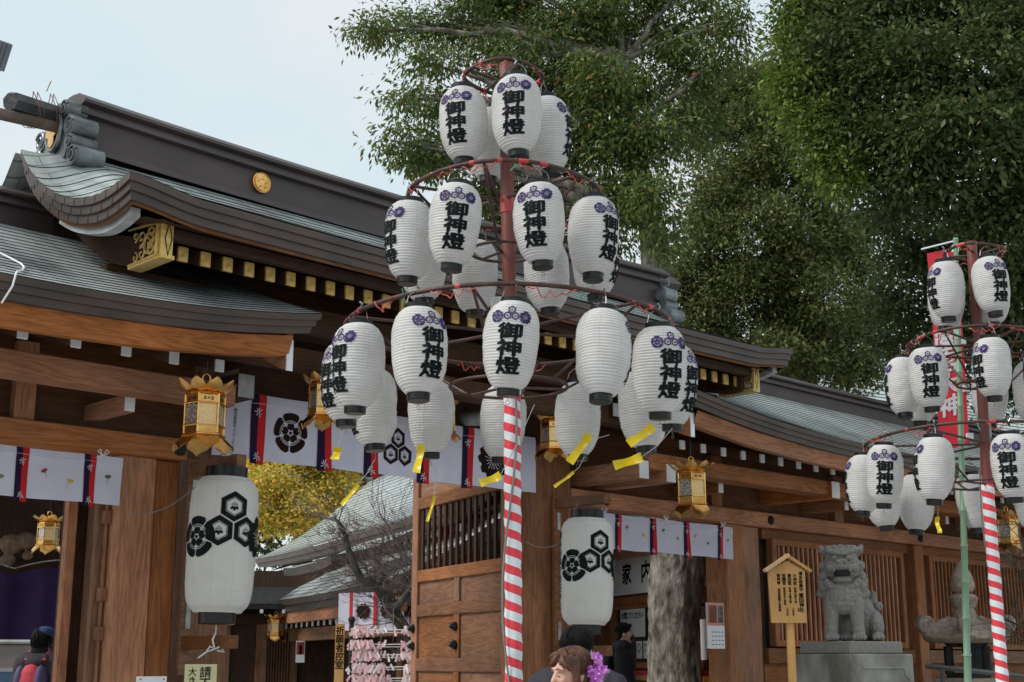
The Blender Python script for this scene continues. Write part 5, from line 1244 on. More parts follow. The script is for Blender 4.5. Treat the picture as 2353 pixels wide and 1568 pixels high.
# ------------------------------------------------------------------ trees
def leaf_cloud(name, centers, radii, counts, size, mat, parent, seed=1, aspect=.4, droop=.5, cluster=9, spread=.16, shell=.5):
    g_ = np.random.default_rng(seed); C_ = []
    for c, r_, n in zip(centers, radii, counts):
        m_ = max(1, n // cluster); d = g_.normal(size=(m_, 3)); d /= np.linalg.norm(d, axis=1)[:, None]
        rad = g_.random(m_) ** (1 / 3.0) * (1 - shell) + shell * (1 - .35 * g_.random(m_) ** 2)
        d[:, 2] = np.where((d[:, 2] < 0) & (g_.random(m_) < .6), -d[:, 2], d[:, 2]); lump = .9 + .35 * g_.random(m_) ** 3
        C_.append(np.asarray(c)[None] + d * (rad * lump)[:, None] * np.asarray(r_)[None])
    K = np.concatenate(C_); K = np.repeat(K, cluster, 0); N = len(K)
    off = g_.normal(size=(N, 3)) * spread; off[:, 2] *= .7
    base = K + off
    d = off / (np.linalg.norm(off, axis=1)[:, None] + 1e-6) + g_.normal(size=(N, 3)) * .55
    d[:, 2] -= droop; d /= np.linalg.norm(d, axis=1)[:, None]
    up = g_.normal(size=(N, 3)) * .6; up[:, 2] += 1.0
    sd_ = np.cross(d, up); sd_ /= (np.linalg.norm(sd_, axis=1)[:, None] + 1e-6); nn = np.cross(sd_, d)
    L = size * (.65 + .7 * g_.random(N))[:, None]; Wd = L * aspect
    mid = base + d * L * .5 + nn * L * .06
    tip = base + d * L - nn * L * .10
    v = np.stack([base, mid + sd_ * Wd * .5 - nn * L * .05, tip, mid - sd_ * Wd * .5 - nn * L * .05], 1).reshape(-1, 3)
    i = np.arange(N)[:, None] * 4
    f = np.concatenate([i, i + 1, i + 2, i, i + 2, i + 3], 1).reshape(-1)
    me = bpy.data.meshes.new(name); me.vertices.add(len(v)); me.vertices.foreach_set('co', v.astype(np.float32).reshape(-1))
    me.loops.add(len(f)); me.loops.foreach_set('vertex_index', f.astype(np.int32)); me.polygons.add(2 * N)
    me.polygons.foreach_set('loop_start', np.arange(0, 6 * N, 3, dtype=np.int32)); me.update(); me.validate()
    me.materials.append(mat)
    o = link(name, me, parent); return o, K
def rough_tube(mb, pts, radii, rings=110, sides=56, amp=.1, seed=0.0):
    pts = [Vector(p) for p in pts]; L = [0.0]
    for a, b in zip(pts, pts[1:]): L.append(L[-1] + (b - a).length)
    P_, R_ = [], []
    for i in range(rings + 1):
        d = L[-1] * (i / rings); P_.append(Vector([float(np.interp(d, L, [p[k] for p in pts])) for k in range(3)])); R_.append(float(np.interp(d, L, radii)))
    rows = []
    for i, (p, r_) in enumerate(zip(P_, R_)):
        row = []
        for j in range(sides):
            a = 2 * math.pi * j / sides; q = Vector((math.cos(a) * 2.2, math.sin(a) * 2.2, p.z * 1.1 + seed))
            n_ = noise.fractal(q, 1.0, 2.0, 4) * .55 + abs(noise.noise(Vector((q.x * 3, q.y * 3, q.z * 1.2)))) * -.5 + .35 * noise.noise(Vector((q.x * 9, q.y * 9, q.z * 5)))
            k_ = 1 + amp * n_; row.append((p.x + r_ * k_ * math.cos(a), p.y + r_ * k_ * math.sin(a), p.z))
        rows.append(row)
    mb.grid(rows, closed=True)
def limb_path(a, b, n=7, wob=.25, rise=.3):
    a, b = Vector(a), Vector(b); L = (b - a).length
    return [a.lerp(b, i / n) + Vector((rnd.uniform(-1, 1), rnd.uniform(-1, 1), rnd.uniform(-.6, .6))) * (wob * L * .10 * math.sin(math.pi * i / n)) + Vector((0, 0, rise * L * .18 * math.sin(math.pi * i / n))) for i in range(n + 1)]
def crown(px, default_depth=1.0, off=(0, 0, 0), sub=15, flat=.5, k0=.34):
    C_, Rr, M_ = [], [], []
    for x, y, rx, ry, Y in px:
        c = at(x, y, Y) - Vector(off); r_ = ((rx) * Y / FPX, (rx + ry) / 2 * Y / FPX * default_depth, ry * Y / FPX); M_.append((tuple(c), r_))
        for _ in range(sub):
            d = Vector((rnd.gauss(0, 1), rnd.gauss(0, 1), rnd.gauss(0, 1))).normalized(); u = rnd.random() ** .4 * .92
            k_ = k0 * rnd.uniform(.65, 1.35)
            C_.append((c.x + d.x * r_[0] * u, c.y + d.y * r_[1] * u, c.z + d.z * r_[2] * u)); m_ = (r_[0] + r_[2]) / 2 * k_
            Rr.append((m_ * rnd.uniform(1, 1.5), m_ * rnd.uniform(.9, 1.3), m_ * flat * rnd.uniform(.8, 1.3)))
    return C_, Rr, M_
def tree(name, label, base, trunk_pts, trunk_r, px, dens, size, lm, bm_, seed, group, twig_n=6, **kw):
    root = thing(name, label, 'tree', base, 0, group); B = Vector(base)
    mb = MB()
    if name == 'evergreen_tree': rough_tube(mb, [Vector(p) - B for p in trunk_pts], trunk_r, 260, 72, .17)
    else: mb.tube([Vector(p) - B for p in trunk_pts], trunk_r, 18)
    tops = [Vector(p) - B for p in trunk_pts]
    C_, Rr, M_ = crown(px, off=B)
    for k, (c, r_) in enumerate(M_):
        c = Vector(c); cand = [p for p in tops[len(tops) // 3:] if p.z < c.z + 1.5] or tops
        p0 = min(cand, key=lambda p: (p - c).length + abs(p.z - c.z + .8)); d = (c - p0).length; r0 = min(trunk_r[-1] * .8, .02 + .018 * d)
        pth = limb_path(p0, c, 8); mb.tube(pth, [lerp(r0, .02, i / 8) for i in range(9)], 7, caps=False)
        for q in range(twig_n):
            a = pth[rnd.randint(3, 8)]; e = c + Vector((rnd.gauss(0, .5) * r_[0], rnd.gauss(0, .5) * r_[1], rnd.gauss(0, .5) * r_[2]))
            pt = limb_path(a, e, 5); mb.tube(pt, [lerp(.016, .004, i / 5) for i in range(6)], 5, caps=False)
    mb.build('trunk', bm_, root, smooth_=True)
    cnt = [int(dens * r_[0] * r_[1] * math.pi) for r_ in Rr]
    leaf_cloud('crown', C_, Rr, cnt, size, lm, root, seed, **kw)
    return root, C_, Rr
bx, by = 2.40, 20.6
TP = [(bx + .05, by, .3), (bx, by, 1.2), (bx - .02, by, 2.2), (bx + .06, by, 3.0), (bx - .03, by, 4.0), (bx - .12, by, 5.4), (bx - .10, by, 7.0), (bx - .22, by - .2, 8.2), (bx - .5, by, 9.6), (bx - .6, by, 11.0)]
t1, C1, R1 = tree('evergreen_tree', 'tall evergreen with drooping leaves and a stout grey trunk rising behind the gate roof', (bx, by, .3), TP, [.46, .40, .375, .41, .34, .29, .25, .21, .17, .13],
    [(865, 72, 78, 42, 20.5), (945, 62, 80, 50, 20.8), (985, 150, 85, 48, 20), (925, 228, 78, 30, 19.6), (1010, 245, 85, 45, 20.4), (915, 328, 62, 40, 19.6), (955, 375, 75, 40, 20), (1020, 360, 80, 60, 20.5),
     (1080, 55, 100, 70, 21), (1150, 130, 110, 80, 20.4), (1100, 300, 100, 80, 20.6), (1200, 50, 130, 80, 21.5), (1330, 70, 150, 100, 20.8), (1470, 50, 150, 90, 21.4), (1600, 40, 110, 70, 20.8), (1670, 60, 58, 60, 20.2), (1660, 130, 60, 40, 20.2),
     (1260, 210, 130, 90, 20.8), (1400, 200, 140, 100, 20.2), (1545, 170, 110, 90, 20.6), (1380, 330, 130, 90, 20.4), (1500, 330, 105, 95, 20.2), (1590, 270, 75, 90, 21), (1180, 340, 90, 80, 21), (1290, 420, 110, 80, 21), (1110, 450, 80, 60, 20.8), (1075, 500, 60, 40, 20.6),
     (1420, 450, 110, 80, 20.2), (1150, -60, 150, 80, 21), (1400, -70, 170, 90, 21), (1620, -60, 110, 70, 21), (1350, 180, 130, 110, 22.5), (1500, 470, 75, 80, 19.8), (1530, 560, 40, 70, 19.8), (1180, 500, 80, 60, 21.2), (1350, 540, 110, 60, 21)],
    880, .105, leaf_a, bark, 3, 'evergreens behind the shrine', droop=.75, aspect=.36, spread=.15, shell=.45)
# olive tinted tree further back
t2, C2, R2 = tree('olive_tree', 'olive tinted broadleaf tree between the evergreen and the dark camphor', (6.6, 31.5, 0), [(6.6, 31.5, 0), (6.6, 31.5, 4), (6.7, 31.4, 8), (6.4, 31.6, 11), (6.2, 31.5, 14)], [.55, .5, .42, .3, .18],
    [(1690, 190, 70, 60, 30), (1755, 185, 60, 60, 30.5), (1770, 270, 80, 80, 30), (1800, 360, 90, 80, 30), (1620, 230, 80, 70, 31), (1650, 300, 100, 90, 31), (1730, 260, 90, 90, 31.5), (1650, 420, 110, 100, 30.5), (1750, 390, 110, 100, 31), (1620, 540, 90, 90, 30.5), (1720, 520, 120, 100, 30), (1830, 470, 110, 110, 31), (1650, 650, 90, 90, 30.5), (1740, 650, 120, 90, 30.5), (1850, 600, 130, 100, 31),
     (1600, 730, 60, 50, 31), (1700, 740, 100, 50, 31), (1820, 720, 110, 80, 31), (1950, 560, 110, 110, 32), (1960, 690, 110, 90, 32), (1890, 800, 90, 70, 31.5), (2000, 780, 90, 60, 32.5), (1780, 820, 80, 60, 30), (1850, 850, 80, 50, 30.5), (1930, 860, 80, 45, 31), (2010, 850, 70, 40, 31), (1580, 640, 60, 80, 31), (1575, 720, 60, 70, 31), (1640, 770, 80, 50, 31), (1900, 700, 90, 80, 30)],
    560, .13, leaf_b, bark_dark, 8, 'evergreens behind the shrine', droop=.25, aspect=.42, spread=.2, shell=.5)
t3, C3, R3 = tree('camphor_tree', 'big dark camphor tree filling the upper right corner', (8.6, 19.5, 0), [(8.6, 19.5, 0), (8.5, 19.5, 3), (8.4, 19.4, 6), (8.2, 19.4, 8.5), (7.6, 19.4, 10.5), (7.4, 19.5, 13)], [.6, .55, .48, .4, .3, .18],
    [(1960, -70, 140, 90, 19.5), (2180, -90, 160, 100, 19.3), (2400, -60, 150, 110, 19), (2460, 150, 130, 130, 18.8), (2480, 400, 120, 130, 19), (2470, 640, 110, 110, 20), (1900, 40, 100, 80, 19.5), (2020, 60, 130, 100, 19), (2160, 40, 140, 100, 19.2), (2300, 60, 120, 110, 18.6), (1930, 150, 120, 90, 19), (2060, 180, 140, 110, 18.4), (2200, 190, 140, 120, 18.2), (2330, 210, 100, 120, 18), (1960, 270, 110, 90, 18.8), (2090, 310, 140, 110, 18.2), (2230, 330, 130, 110, 18), (2340, 370, 90, 110, 18.4),
     (2000, 370, 90, 70, 18.8), (2110, 430, 130, 90, 18.6), (2240, 470, 120, 90, 18.8), (2350, 520, 100, 90, 18.6), (2050, 490, 80, 60, 20), (2100, 590, 90, 70, 21), (2220, 600, 110, 80, 21), (2330, 650, 100, 90, 20), (2080, 690, 70, 60, 22), (2190, 730, 90, 80, 22), (2310, 780, 100, 90, 21.5), (2080, 790, 60, 50, 23), (2330, 890, 80, 70, 22)],
    1050, .105, leaf_c, bark_dark, 11, 'evergreens behind the shrine', droop=.3, aspect=.5, spread=.2, shell=.5)
# sunlit sprays along the camphor's left flank (sunlight put into a yellower leaf colour)
Cb, Rb, _m = crown([(1830, 60, 60, 80, 19.4), (1815, 140, 55, 70, 19.2), (1835, 210, 55, 70, 19), (1855, 280, 55, 60, 18.8), (1890, 350, 60, 55, 18.7), (1940, 400, 60, 50, 18.7)], off=(8.6, 19.5, 0))
leaf_cloud('sunlit_foliage', Cb, Rb, [int(1500 * r_[0] * r_[1] * 3.14) for r_ in Rb], .095, leaf_sunlit, t3, 21, droop=.4, aspect=.45, spread=.16, shell=.55)
# autumn ginkgo glimpsed through the gate and a dark evergreen beside it
tree('ginkgo_tree', 'yellow autumn ginkgo seen through the gate opening under the banner', (-6.2, 41, 0), [(-6.2, 41, 0), (-6.2, 41, 4), (-6.1, 41, 8), (-6.1, 41, 10)], [.35, .3, .2, .1],
    [(600, 1120, 90, 80, 40), (700, 1100, 90, 70, 40.5), (660, 1170, 90, 60, 40), (770, 1130, 70, 60, 41), (600, 1200, 70, 50, 40), (730, 1190, 60, 50, 41), (650, 1030, 130, 80, 41), (770, 1050, 80, 60, 41.5)],
    560, .10, leaf_g, bark_dark, 31, None, droop=.2, aspect=.85, spread=.22, shell=.6, twig_n=3)
tree('dark_tree', 'dark evergreen behind the green inner roof at the right of the ginkgo', (-3.6, 48, 0), [(-3.6, 48, 0), (-3.6, 48, 6), (-3.6, 48, 9)], [.4, .3, .15],
    [(830, 1090, 80, 50, 47), (760, 1080, 80, 60, 48), (900, 1070, 90, 60, 48), (560, 1230, 80, 60, 48)], 200, .22, leaf_c, bark_dark, 33, None, droop=.2, aspect=.6, spread=.3, shell=.5, twig_n=2)
# far green roof at the right between the trees
fr_ = frame_building('far_hall', 'far hall with a pale green copper roof showing under the camphor at right', *at(1950, 940, 36).xy); fr_.rotation_euler = (0, 0, R(30))
mb = MB(); frf = Roof(1.0, 14, pl([(0, 5, 11.3), (.5, 2.2, 9.2), (1, 0, 7.6)]), None); frf.surface(mb, 22, .02, 5); mb.build('roof', [copper, seam_shade], fr_)
mb = MB(); mb.boxr(-.5, 13.5, 1.2, 8.5, 0, 8.4); mb.build('wall', ox_, fr_)

# bare plum tree by the rack
pt = thing('plum_tree', 'bare plum tree with reddish twigs and a leaning grey trunk before the inner hall', 'tree', (at(960, 1500, 19.2).x, 19.2, .3), 0)
B = Vector(pt.location)
def px_path(L, Y): return [at(x, y, Y + dy) - B for x, y, dy in L]
mb = MB()
mains = [([(985, 1640, .3), (965, 1560, .2), (945, 1470, .1), (925, 1440, 0), (895, 1395, 0), (868, 1350, -.1), (830, 1330, -.2), (818, 1310, -.2), (800, 1262, -.3), (792, 1225, -.3), (778, 1200, -.4), (762, 1190, -.4)], .13, .024),
         ([(920, 1430, 0), (905, 1390, .2), (890, 1345, .3), (878, 1310, .4), (862, 1285, .4), (850, 1262, .5)], .07, .024), ([(905, 1400, 0), (925, 1380, -.3), (945, 1350, -.4), (965, 1320, -.5)], .07, .03),
         ([(925, 1270, .6), (910, 1245, .6), (895, 1215, .6), (885, 1197, .6)], .03, .018), ([(965, 1330, -.4), (945, 1300, .2), (925, 1270, .6)], .02, .028), ([(870, 1352, 0), (880, 1320, .2), (875, 1300, .2)], .03, .02)]
ends_ = []
for L, r0, r1 in mains:
    p = px_path(L, 19.2); n = len(p); mb.tube(p, [lerp(r0, r1, (i / (n - 1)) ** .7) for i in range(n)], 9); ends_ += [(q, lerp(r0, r1, i / (n - 1))) for i, q in enumerate(p)]
mb.build('trunk', bark_plum, pt, smooth_=True)
mb = MB()
def twig(p, d, L, r_, depth):
    pts = [p]; q = Vector(p); n = 5
    for i in range(n):
        d = (d + Vector((rnd.uniform(-.25, .25), rnd.uniform(-.25, .25), rnd.uniform(-.18, .26)))).normalized(); q = q + d * (L / n); pts.append(q.copy())
    mb.tube(pts, [lerp(r_, r_ * .35, i / n) for i in range(n + 1)], 5, caps=False)
    if depth:
        for k in range(rnd.randint(2, 4)):
            a = pts[rnd.randint(1, n)]; dd = (d + Vector((rnd.uniform(-1, 1), rnd.uniform(-.8, .8), rnd.uniform(-.7, .9)))).normalized(); twig(a, dd, L * rnd.uniform(.45, .75), r_ * .6, depth - 1)
for k in range(95):
    p, r_ = ends_[rnd.randint(3, len(ends_) - 1)]; d = Vector((rnd.uniform(-1.2, .5), rnd.uniform(-.6, .6), rnd.uniform(-.55, .9))).normalized(); twig(p, d, rnd.uniform(.35, .85), .0085, 2)
for k in range(16):
    twig(px_path([(rnd.uniform(930, 975), rnd.uniform(1200, 1380), 0)], 19.2 + rnd.uniform(-.4, .4))[0], Vector((rnd.uniform(-1, .2), 0, rnd.uniform(-.2, 1))).normalized(), rnd.uniform(.4, .9), .008, 2)
mb.build('twigs', twig_mat, pt)
# bare shrub reaching in from the right edge
sb = thing('bare_shrub', 'leafless dark shrub reaching in from the right edge beside the stone lantern', 'shrub', (at(2420, 1500, 13.4).x, 13.4, 0), 0); B = Vector(sb.location); mb = MB()
mb.tube(px_path([(2420, 1700, 0), (2405, 1500, 0), (2385, 1380, 0), (2372, 1345, 0)], 13.4), [.05, .045, .04, .03], 8)
lims = [[(2372, 1345, 0), (2350, 1330, 0), (2332, 1300, 0), (2320, 1278, 0)], [(2372, 1345, 0), (2362, 1290, .1), (2345, 1240, .1), (2340, 1205, .1)], [(2390, 1440, 0), (2365, 1448, 0), (2340, 1436, 0), (2310, 1425, 0)], [(2395, 1460, 0), (2360, 1475, 0), (2335, 1462, 0)]]
e2 = []
for L in lims: p = px_path(L, 13.4); mb.tube(p, [.022, .017, .012, .008][:len(p)], 6); e2 += p
mb.build('stem', bark_dark, sb, smooth_=True); mb = MB()
for k in range(75): twig(e2[rnd.randint(0, len(e2) - 1)], Vector((rnd.uniform(-1, .5), rnd.uniform(-.5, .5), rnd.uniform(-.5, .9))).normalized(), rnd.uniform(.10, .28), .0045, 2)
mb.build('twigs', bark_dark, sb)

# ------------------------------------------------------------------ stone lion dog on its pedestal
KX = at(1950, 1475, 14.6); kz = KX.z
kp = thing('stone_pedestal', 'stained granite pedestal with a recessed panel under the stone lion dog', 'pedestal', (KX.x + .02, KX.y, 0), R(31))
mb = MB(); mb.boxr(-.37, .37, -.37, .37, kz - .125, kz, c=.012); mb.build('upper_slab', stone_dark, kp)
mb = MB(); mb.boxr(-.44, .44, -.44, .44, 0, kz - .126, c=.015); blk = mb.build('block', stone_ped, kp)
mb = MB(); h_ = kz - .126
pts = [(-.36, h_ - .95), (.36, h_ - .95), (.36, h_ - .26), (.30, h_ - .20), (.28, h_ - .14), (-.36 + .08, h_ - .14), (-.36 + .06, h_ - .20), (-.36, h_ - .26)]
mb.tube([(x, -.442, z) for x, z in pts], .013, 6, closed=True); mb.build('panel_moulding', stone_ped, blk)
def V3(*a): return Vector(a)
ld = thing('stone_lion_dog', 'grey granite guardian lion dog sitting with open mouth on its pedestal', 'statue', (KX.x, KX.y, kz + .002), R(-13), None)
k = MB()   # local: faces -Y, right of picture is +X; body trails back to the right
k.capsule((-.02, -.02, .50), .175, (.13, .22, .32), .175); k.ball((.17, .26, .20), (.20, .21, .21)); k.ball((-.03, -.10, .47), (.20, .155, .19)); k.ball((-.04, -.13, .40), (.17, .12, .13))
for sx_ in (-1, 1):
    x = -.03 + sx_ * .125; k.capsule((x, -.12, .40), .088, (x + sx_ * .015, -.17, .09), .060); k.capsule((x + sx_ * .015, -.17, .12), .07, (x + sx_ * .015, -.18, .05), .066); k.ball((x + sx_ * .015, -.225, .042), (.085, .095, .048))
    for q in (-.05, -.017, .017, .05): k.ball((x + sx_ * .015 + q, -.295, .036), (.022, .032, .034), 8)
    k.ball((.13 + sx_ * .16, .20, .17), (.10, .19, .17)); k.ball((.14 + sx_ * .17, .02, .045), (.075, .13, .05))
    for q in (-.04, 0, .04): k.ball((.14 + sx_ * .17 + q, -.10, .036), (.02, .03, .032), 8)
k.capsule((.22, .40, .12), .10, (.27, .42, .42), .06); k.capsule((.27, .42, .42), .07, (.30, .38, .52), .03); k.ball((.34, .36, .38), .055); k.ball((.3, .44, .28), .06)
# head
HX, HZ_ = -.03, .80
k.ball((HX, -.09, HZ_), (.195, .165, .185)); k.ball((HX, -.06, HZ_ + .08), (.175, .15, .12)); k.ball((HX, -.21, HZ_ - .015), (.125, .09, .05)); k.ball((HX, -.245, HZ_ + .03), (.06, .055, .04)); k.ball((HX, -.19, HZ_ - .16), (.10, .085, .038)); k.ball((HX, -.10, HZ_ - .12), (.125, .09, .10))
for sx_ in (-1, 1):
    k.ball((HX + sx_ * .078, -.238, HZ_ + .072), (.040, .036, .030), 10); k.capsule((HX + sx_ * .022, -.262, HZ_ + .118), .024, (HX + sx_ * .14, -.215, HZ_ + .155), .032); k.ball((HX + sx_ * .10, -.215, HZ_ + .028), (.05, .04, .022), 10); k.ball((HX + sx_ * .12, -.20, HZ_ - .03), (.055, .06, .05))
    k.capsule((HX + sx_ * .16, -.04, HZ_ + .14), .05, (HX + sx_ * .215, -.03, HZ_ + .205), .026); k.ball((HX + sx_ * .20, -.055, HZ_ + .165), .042, 8)
    k.ball((HX + sx_ * .04, -.295, HZ_ + .030), .026, 8)
    for z, r_ in ((.0, .06), (-.11, .065), (-.22, .07), (-.31, .06)): k.ball((HX + sx_ * (.19 - .12 * max(0, -z - .2)), -.03 - .02 * z, HZ_ + z), (r_, r_ * 1.1, r_), 10)
    k.ball((HX + sx_ * .215, .0, HZ_ - .17), .06, 9); k.ball((HX + sx_ * .225, .03, HZ_ - .29), .065, 9)
    k.ball((HX + sx_ * .085, -.255, HZ_ - .045), (.022, .02, .038), 8)
for i in range(7): a = R(-78 + 26 * i); k.ball((HX + .165 * math.sin(a), -.165 - .03 * math.cos(a), HZ_ - .16 - .085 * math.cos(a)), .042, 9)
for i in range(5): a = R(-50 + 25 * i); k.ball((HX + .17 * math.sin(a), -.08, HZ_ + .15 + .03 * math.cos(a)), .055, 9)
me = remesh(k, .0065, 1)
for v, nv in zip(me.vertices, [x.normal.copy() for x in me.vertices]):
    c = v.co.copy(); v.co = c + nv * (.004 * noise.noise(c * 60) + .003 * noise.noise(c * 130) - .006 * abs(noise.noise(Vector((c.x * 24, c.y * 24, c.z * 14)))))
me.materials.append(stone_dark); me.materials.append(stone_black)
body = link('body', me, ld)
k = MB(); k.ball((HX, -.205, HZ_ - .092), (.092, .065, .052), 12); k.build('mouth_shade', stone_black, ld, smooth_=True)  # black ball stands in for the shade inside the open mouth
k = MB()
for i in range(6): k.ball((HX - .055 + .022 * i, -.262, HZ_ - .137), (.009, .008, .013), 6)
k.build('teeth', stone_dark, ld)
ld.scale = (.97, .97, .97)

# stone lantern with curled cap
sl = thing('stone_lantern', 'brown granite garden lantern with a curled cap and jewel top beside the bamboo pole', 'stone lantern', (at(2222, 1500, 17.5).x, 17.5, 0), R(12))
zt = at(2225, 1290, 17.5).z
Z = lambda py: at(2225, py, 17.5).z
mb = MB(); mb.lathe([(0, Z(1288)), (.05, Z(1296)), (.135, Z(1325)), (.155, Z(1345)), (.14, Z(1358)), (.10, Z(1364))], 20); mb.build('jewel', stone_brown, sl, smooth_=True, auto=60)
mb = MB(); mb.lathe([(.10, Z(1364)), (.15, Z(1368)), (.185, Z(1375)), (.15, Z(1395)), (.13, Z(1399)), (.135, Z(1404)), (.15, Z(1414)), (.15, Z(1420))], 20); mb.build('lotus_neck', stone_brown, sl, smooth_=True, auto=50)
rows = []
for r_, z, c in ((.14, Z(1418), 0), (.22, Z(1424), .01), (.33, Z(1436), .03), (.45, Z(1448), .06), (.54, Z(1455), .10), (.56, Z(1468), .06), (.50, Z(1476), .02), (.2, Z(1480), 0)):
    rows.append([(r_ * (.93 + .13 * abs(math.cos(3 * a)) ** 6) * math.cos(a), r_ * (.93 + .13 * abs(math.cos(3 * a)) ** 6) * math.sin(a), z + c * abs(math.cos(3 * a)) ** 8) for a in [2 * math.pi * i / 48 for i in range(48)]])
mb = MB(); mb.grid(rows[::-1], closed=True); cp_ = mb.build('cap', stone_brown, sl, smooth_=True, auto=50)
for i in range(6):
    a = 2 * math.pi * i / 6; mb = MB(); t_ = Vector((-math.sin(a), math.cos(a), 0)); rd_ = Vector((math.cos(a), math.sin(a), 0)); c = rd_ * .55 + Vector((0, 0, Z(1436)))
    mb.tube([c - t_ * .075, c - t_ * .06, c + t_ * .06, c + t_ * .075], [.095, .11, .11, .095], 18)
    for sg in (-1, 1): mb.tube([c + t_ * sg * .078 + rd_ * x + Vector((0, 0, z)) for x, z in spiral(0, 0, .09, R(60), 1.7, 1, 24, .15)], .009, 5)
    mb.tube([rd_ * .2 + Vector((0, 0, Z(1422))), rd_ * .36 + Vector((0, 0, Z(1436))), rd_ * .5 + Vector((0, 0, Z(1444)))], [.04, .05, .06], 8); mb.build('curl', stone_brown, cp_, smooth_=True, auto=50)
mb = MB(); z0, z1 = Z(1558), Z(1478)
mb.lathe([(.30, z0), (.30, z0 + .05), (.26, z0 + .06)], 6); mb.lathe([(.27, z1 - .05), (.30, z1)], 6)
for i in range(6): a = 2 * math.pi * (i) / 6; mb.tube([(.255 * math.cos(a), .255 * math.sin(a), z0 + .05), (.255 * math.cos(a), .255 * math.sin(a), z1 - .04)], .055, 6)
for i in (0, 2, 4): a = 2 * math.pi * (i + .5) / 6; mb.obox((.215 * math.cos(a), .215 * math.sin(a), (z0 + z1) / 2), (.2, .02, z1 - z0), Matrix.Rotation(a + math.pi / 2, 3, 'Z'))
mb.build('fire_box', stone_black, sl)
mb = MB(); mb.lathe([(.44, z0 - .12), (.50, z0 - .105), (.50, z0 - .01), (.46, z0)], 6); mb.lathe([(.20, z0 - .42), (.26, z0 - .34), (.40, z0 - .2), (.44, z0 - .12)], 18); mb.build('platform', stone_brown, sl, auto=40)
mb = MB(); mb.lathe([(.42, 0), (.42, .2), (.26, .3), (.22, .5), (.22, z0 - .42)], 18); mb.build('shaft', stone_brown, sl, auto=40)

# ------------------------------------------------------------------ bamboo pole with red flag, name sign, railing, floodlight
bp_ = thing('bamboo_pole', 'tall green bamboo pole left of the far lantern tower', 'pole', (at(2207, 1568, 12.2).x, 12.2, 0), 0); B = Vector(bp_.location)
top = at(2196, 552, 12.2) - B; mb = MB(); pts, rr = [], []; n = 17
for i in range(n + 1):
    q = Vector((0, 0, 0)).lerp(top, i / n); r0 = lerp(.036, .022, i / n)
    if i: pts.append(q - Vector((0, 0, .008))); rr.append(r0 * 1.0)
    pts += [q, q + Vector((0, 0, .01)), q + Vector((0, 0, .02))]; rr += [r0 * 1.16, r0 * 1.12, r0 * .94]
mb.tube(pts, rr, 14); mb.build('culm', bamboo, bp_, smooth_=True)
mb = MB()
for i in range(1, n): q = Vector((0, 0, 0)).lerp(top, i / n); mb = MB(); mb.tube([q + Vector((0, 0, -.004)), q + Vector((0, 0, .004))], lerp(.036, .022, i / n) * 1.19, 14); mb.build('node_ring', M('node_%d' % i, (.34, .40, .33), None, 9) if i == 1 else MATS['node_1'], bp_)
fl = thing('red_flag', 'tall red flag with white lettering tied to the bamboo pole', 'flag', at(2196, 556, 12.25), R(-4))
z0 = at(2196, 556, 12.25).z; H_ = z0 - at(2196, 1010, 12.25).z; Wd = (2196 - 2128) * 12.25 / FPX
ff = lambda u, v: (-Wd + u, .03 * math.sin(v * 3.1 + u * 4) + .03, v - .04 + .06 * (u / Wd) - .06)
mb = MB(); mb.grid([[ff(Wd * i / 6, -H_ * j / 24) for i in range(7)] for j in range(25)], flip=True); mb.build('cloth', M('flag_red', (.72, .035, .06), (.64, .03, .05), 4, rough=.7, transl=.25), fl, smooth_=True)
mb = MB(); mb.text('奉納祇園宮大神', .20, lambda u, v: (lambda p: (p[0], p[1] - .006, p[2]))(ff(u, v)), bold=.03, cx=Wd * .42, cy=-.18, cell=.08); mb.build('lettering', white_ink, fl)
mb = MB(); mb.tube([(-Wd - .05, .02, -.06), (.02, .02, .02)], .008, 6); mb.build('cross_rod', white_paint, fl)
for k_ in range(5): z = -.06 - H_ * k_ / 4.2; mb = MB(); mb.boxr(-.03, .025, .0, .05, z - .03, z + .03); mb.build('loop', white_paint, fl)
for (px, py, Y, lab) in ((1022, 1200, 24.5, 'red flag with white lettering glimpsed through the bars of the door leaf'),):
    p = at(px, py, Y); f2_ = thing('red_flag', lab, 'flag', p, 0)
    mb = MB(); mb.grid([[(-.16 + .32 * i / 4, .02 * math.sin(i + j * .4), .2 - 1.05 * j / 10) for i in range(5)] for j in range(11)], flip=True); mb.build('cloth', MATS['flag_red'], f2_, smooth_=True)
    mb = MB(); mb.text('奉納', .26, lambda u, v: (u, -.03, v), bold=.03, cx=0, cy=.1); mb.build('lettering', white_ink, f2_)
    mb = MB(); mb.tube([(.17, .03, -p.z + .3), (.17, .03, .3)], .02, 6); mb.build('pole', bamboo, f2_)
ks = thing('name_sign', 'pale wooden roofed signboard with brush lettering on a post left of the lion dog', 'sign', (at(1824, 1568, 12.6).x, 12.6, 0), R(8)); B = Vector(ks.location)
zb_, ze, zp = at(1818, 1432, 12.6).z, at(1818, 1312, 12.6).z, at(1818, 1290, 12.6).z
Wt, Wb = .182, .158
mb = MB(); o_ = [(-Wb - .01, zb_), (Wb - .0, zb_), (Wt - .02, ze), (0, zp - .0), (-Wt, ze)]
mb.add([(x - .02, -.03, z) for x, z in o_] + [(x - .02, .0, z) for x, z in o_], [(0, 1, 2, 3, 4), (9, 8, 7, 6, 5)] + [(i, i + 5, (i + 1) % 5 + 5, (i + 1) % 5) for i in range(5)]); mb.build('panel', pale_wood, ks)
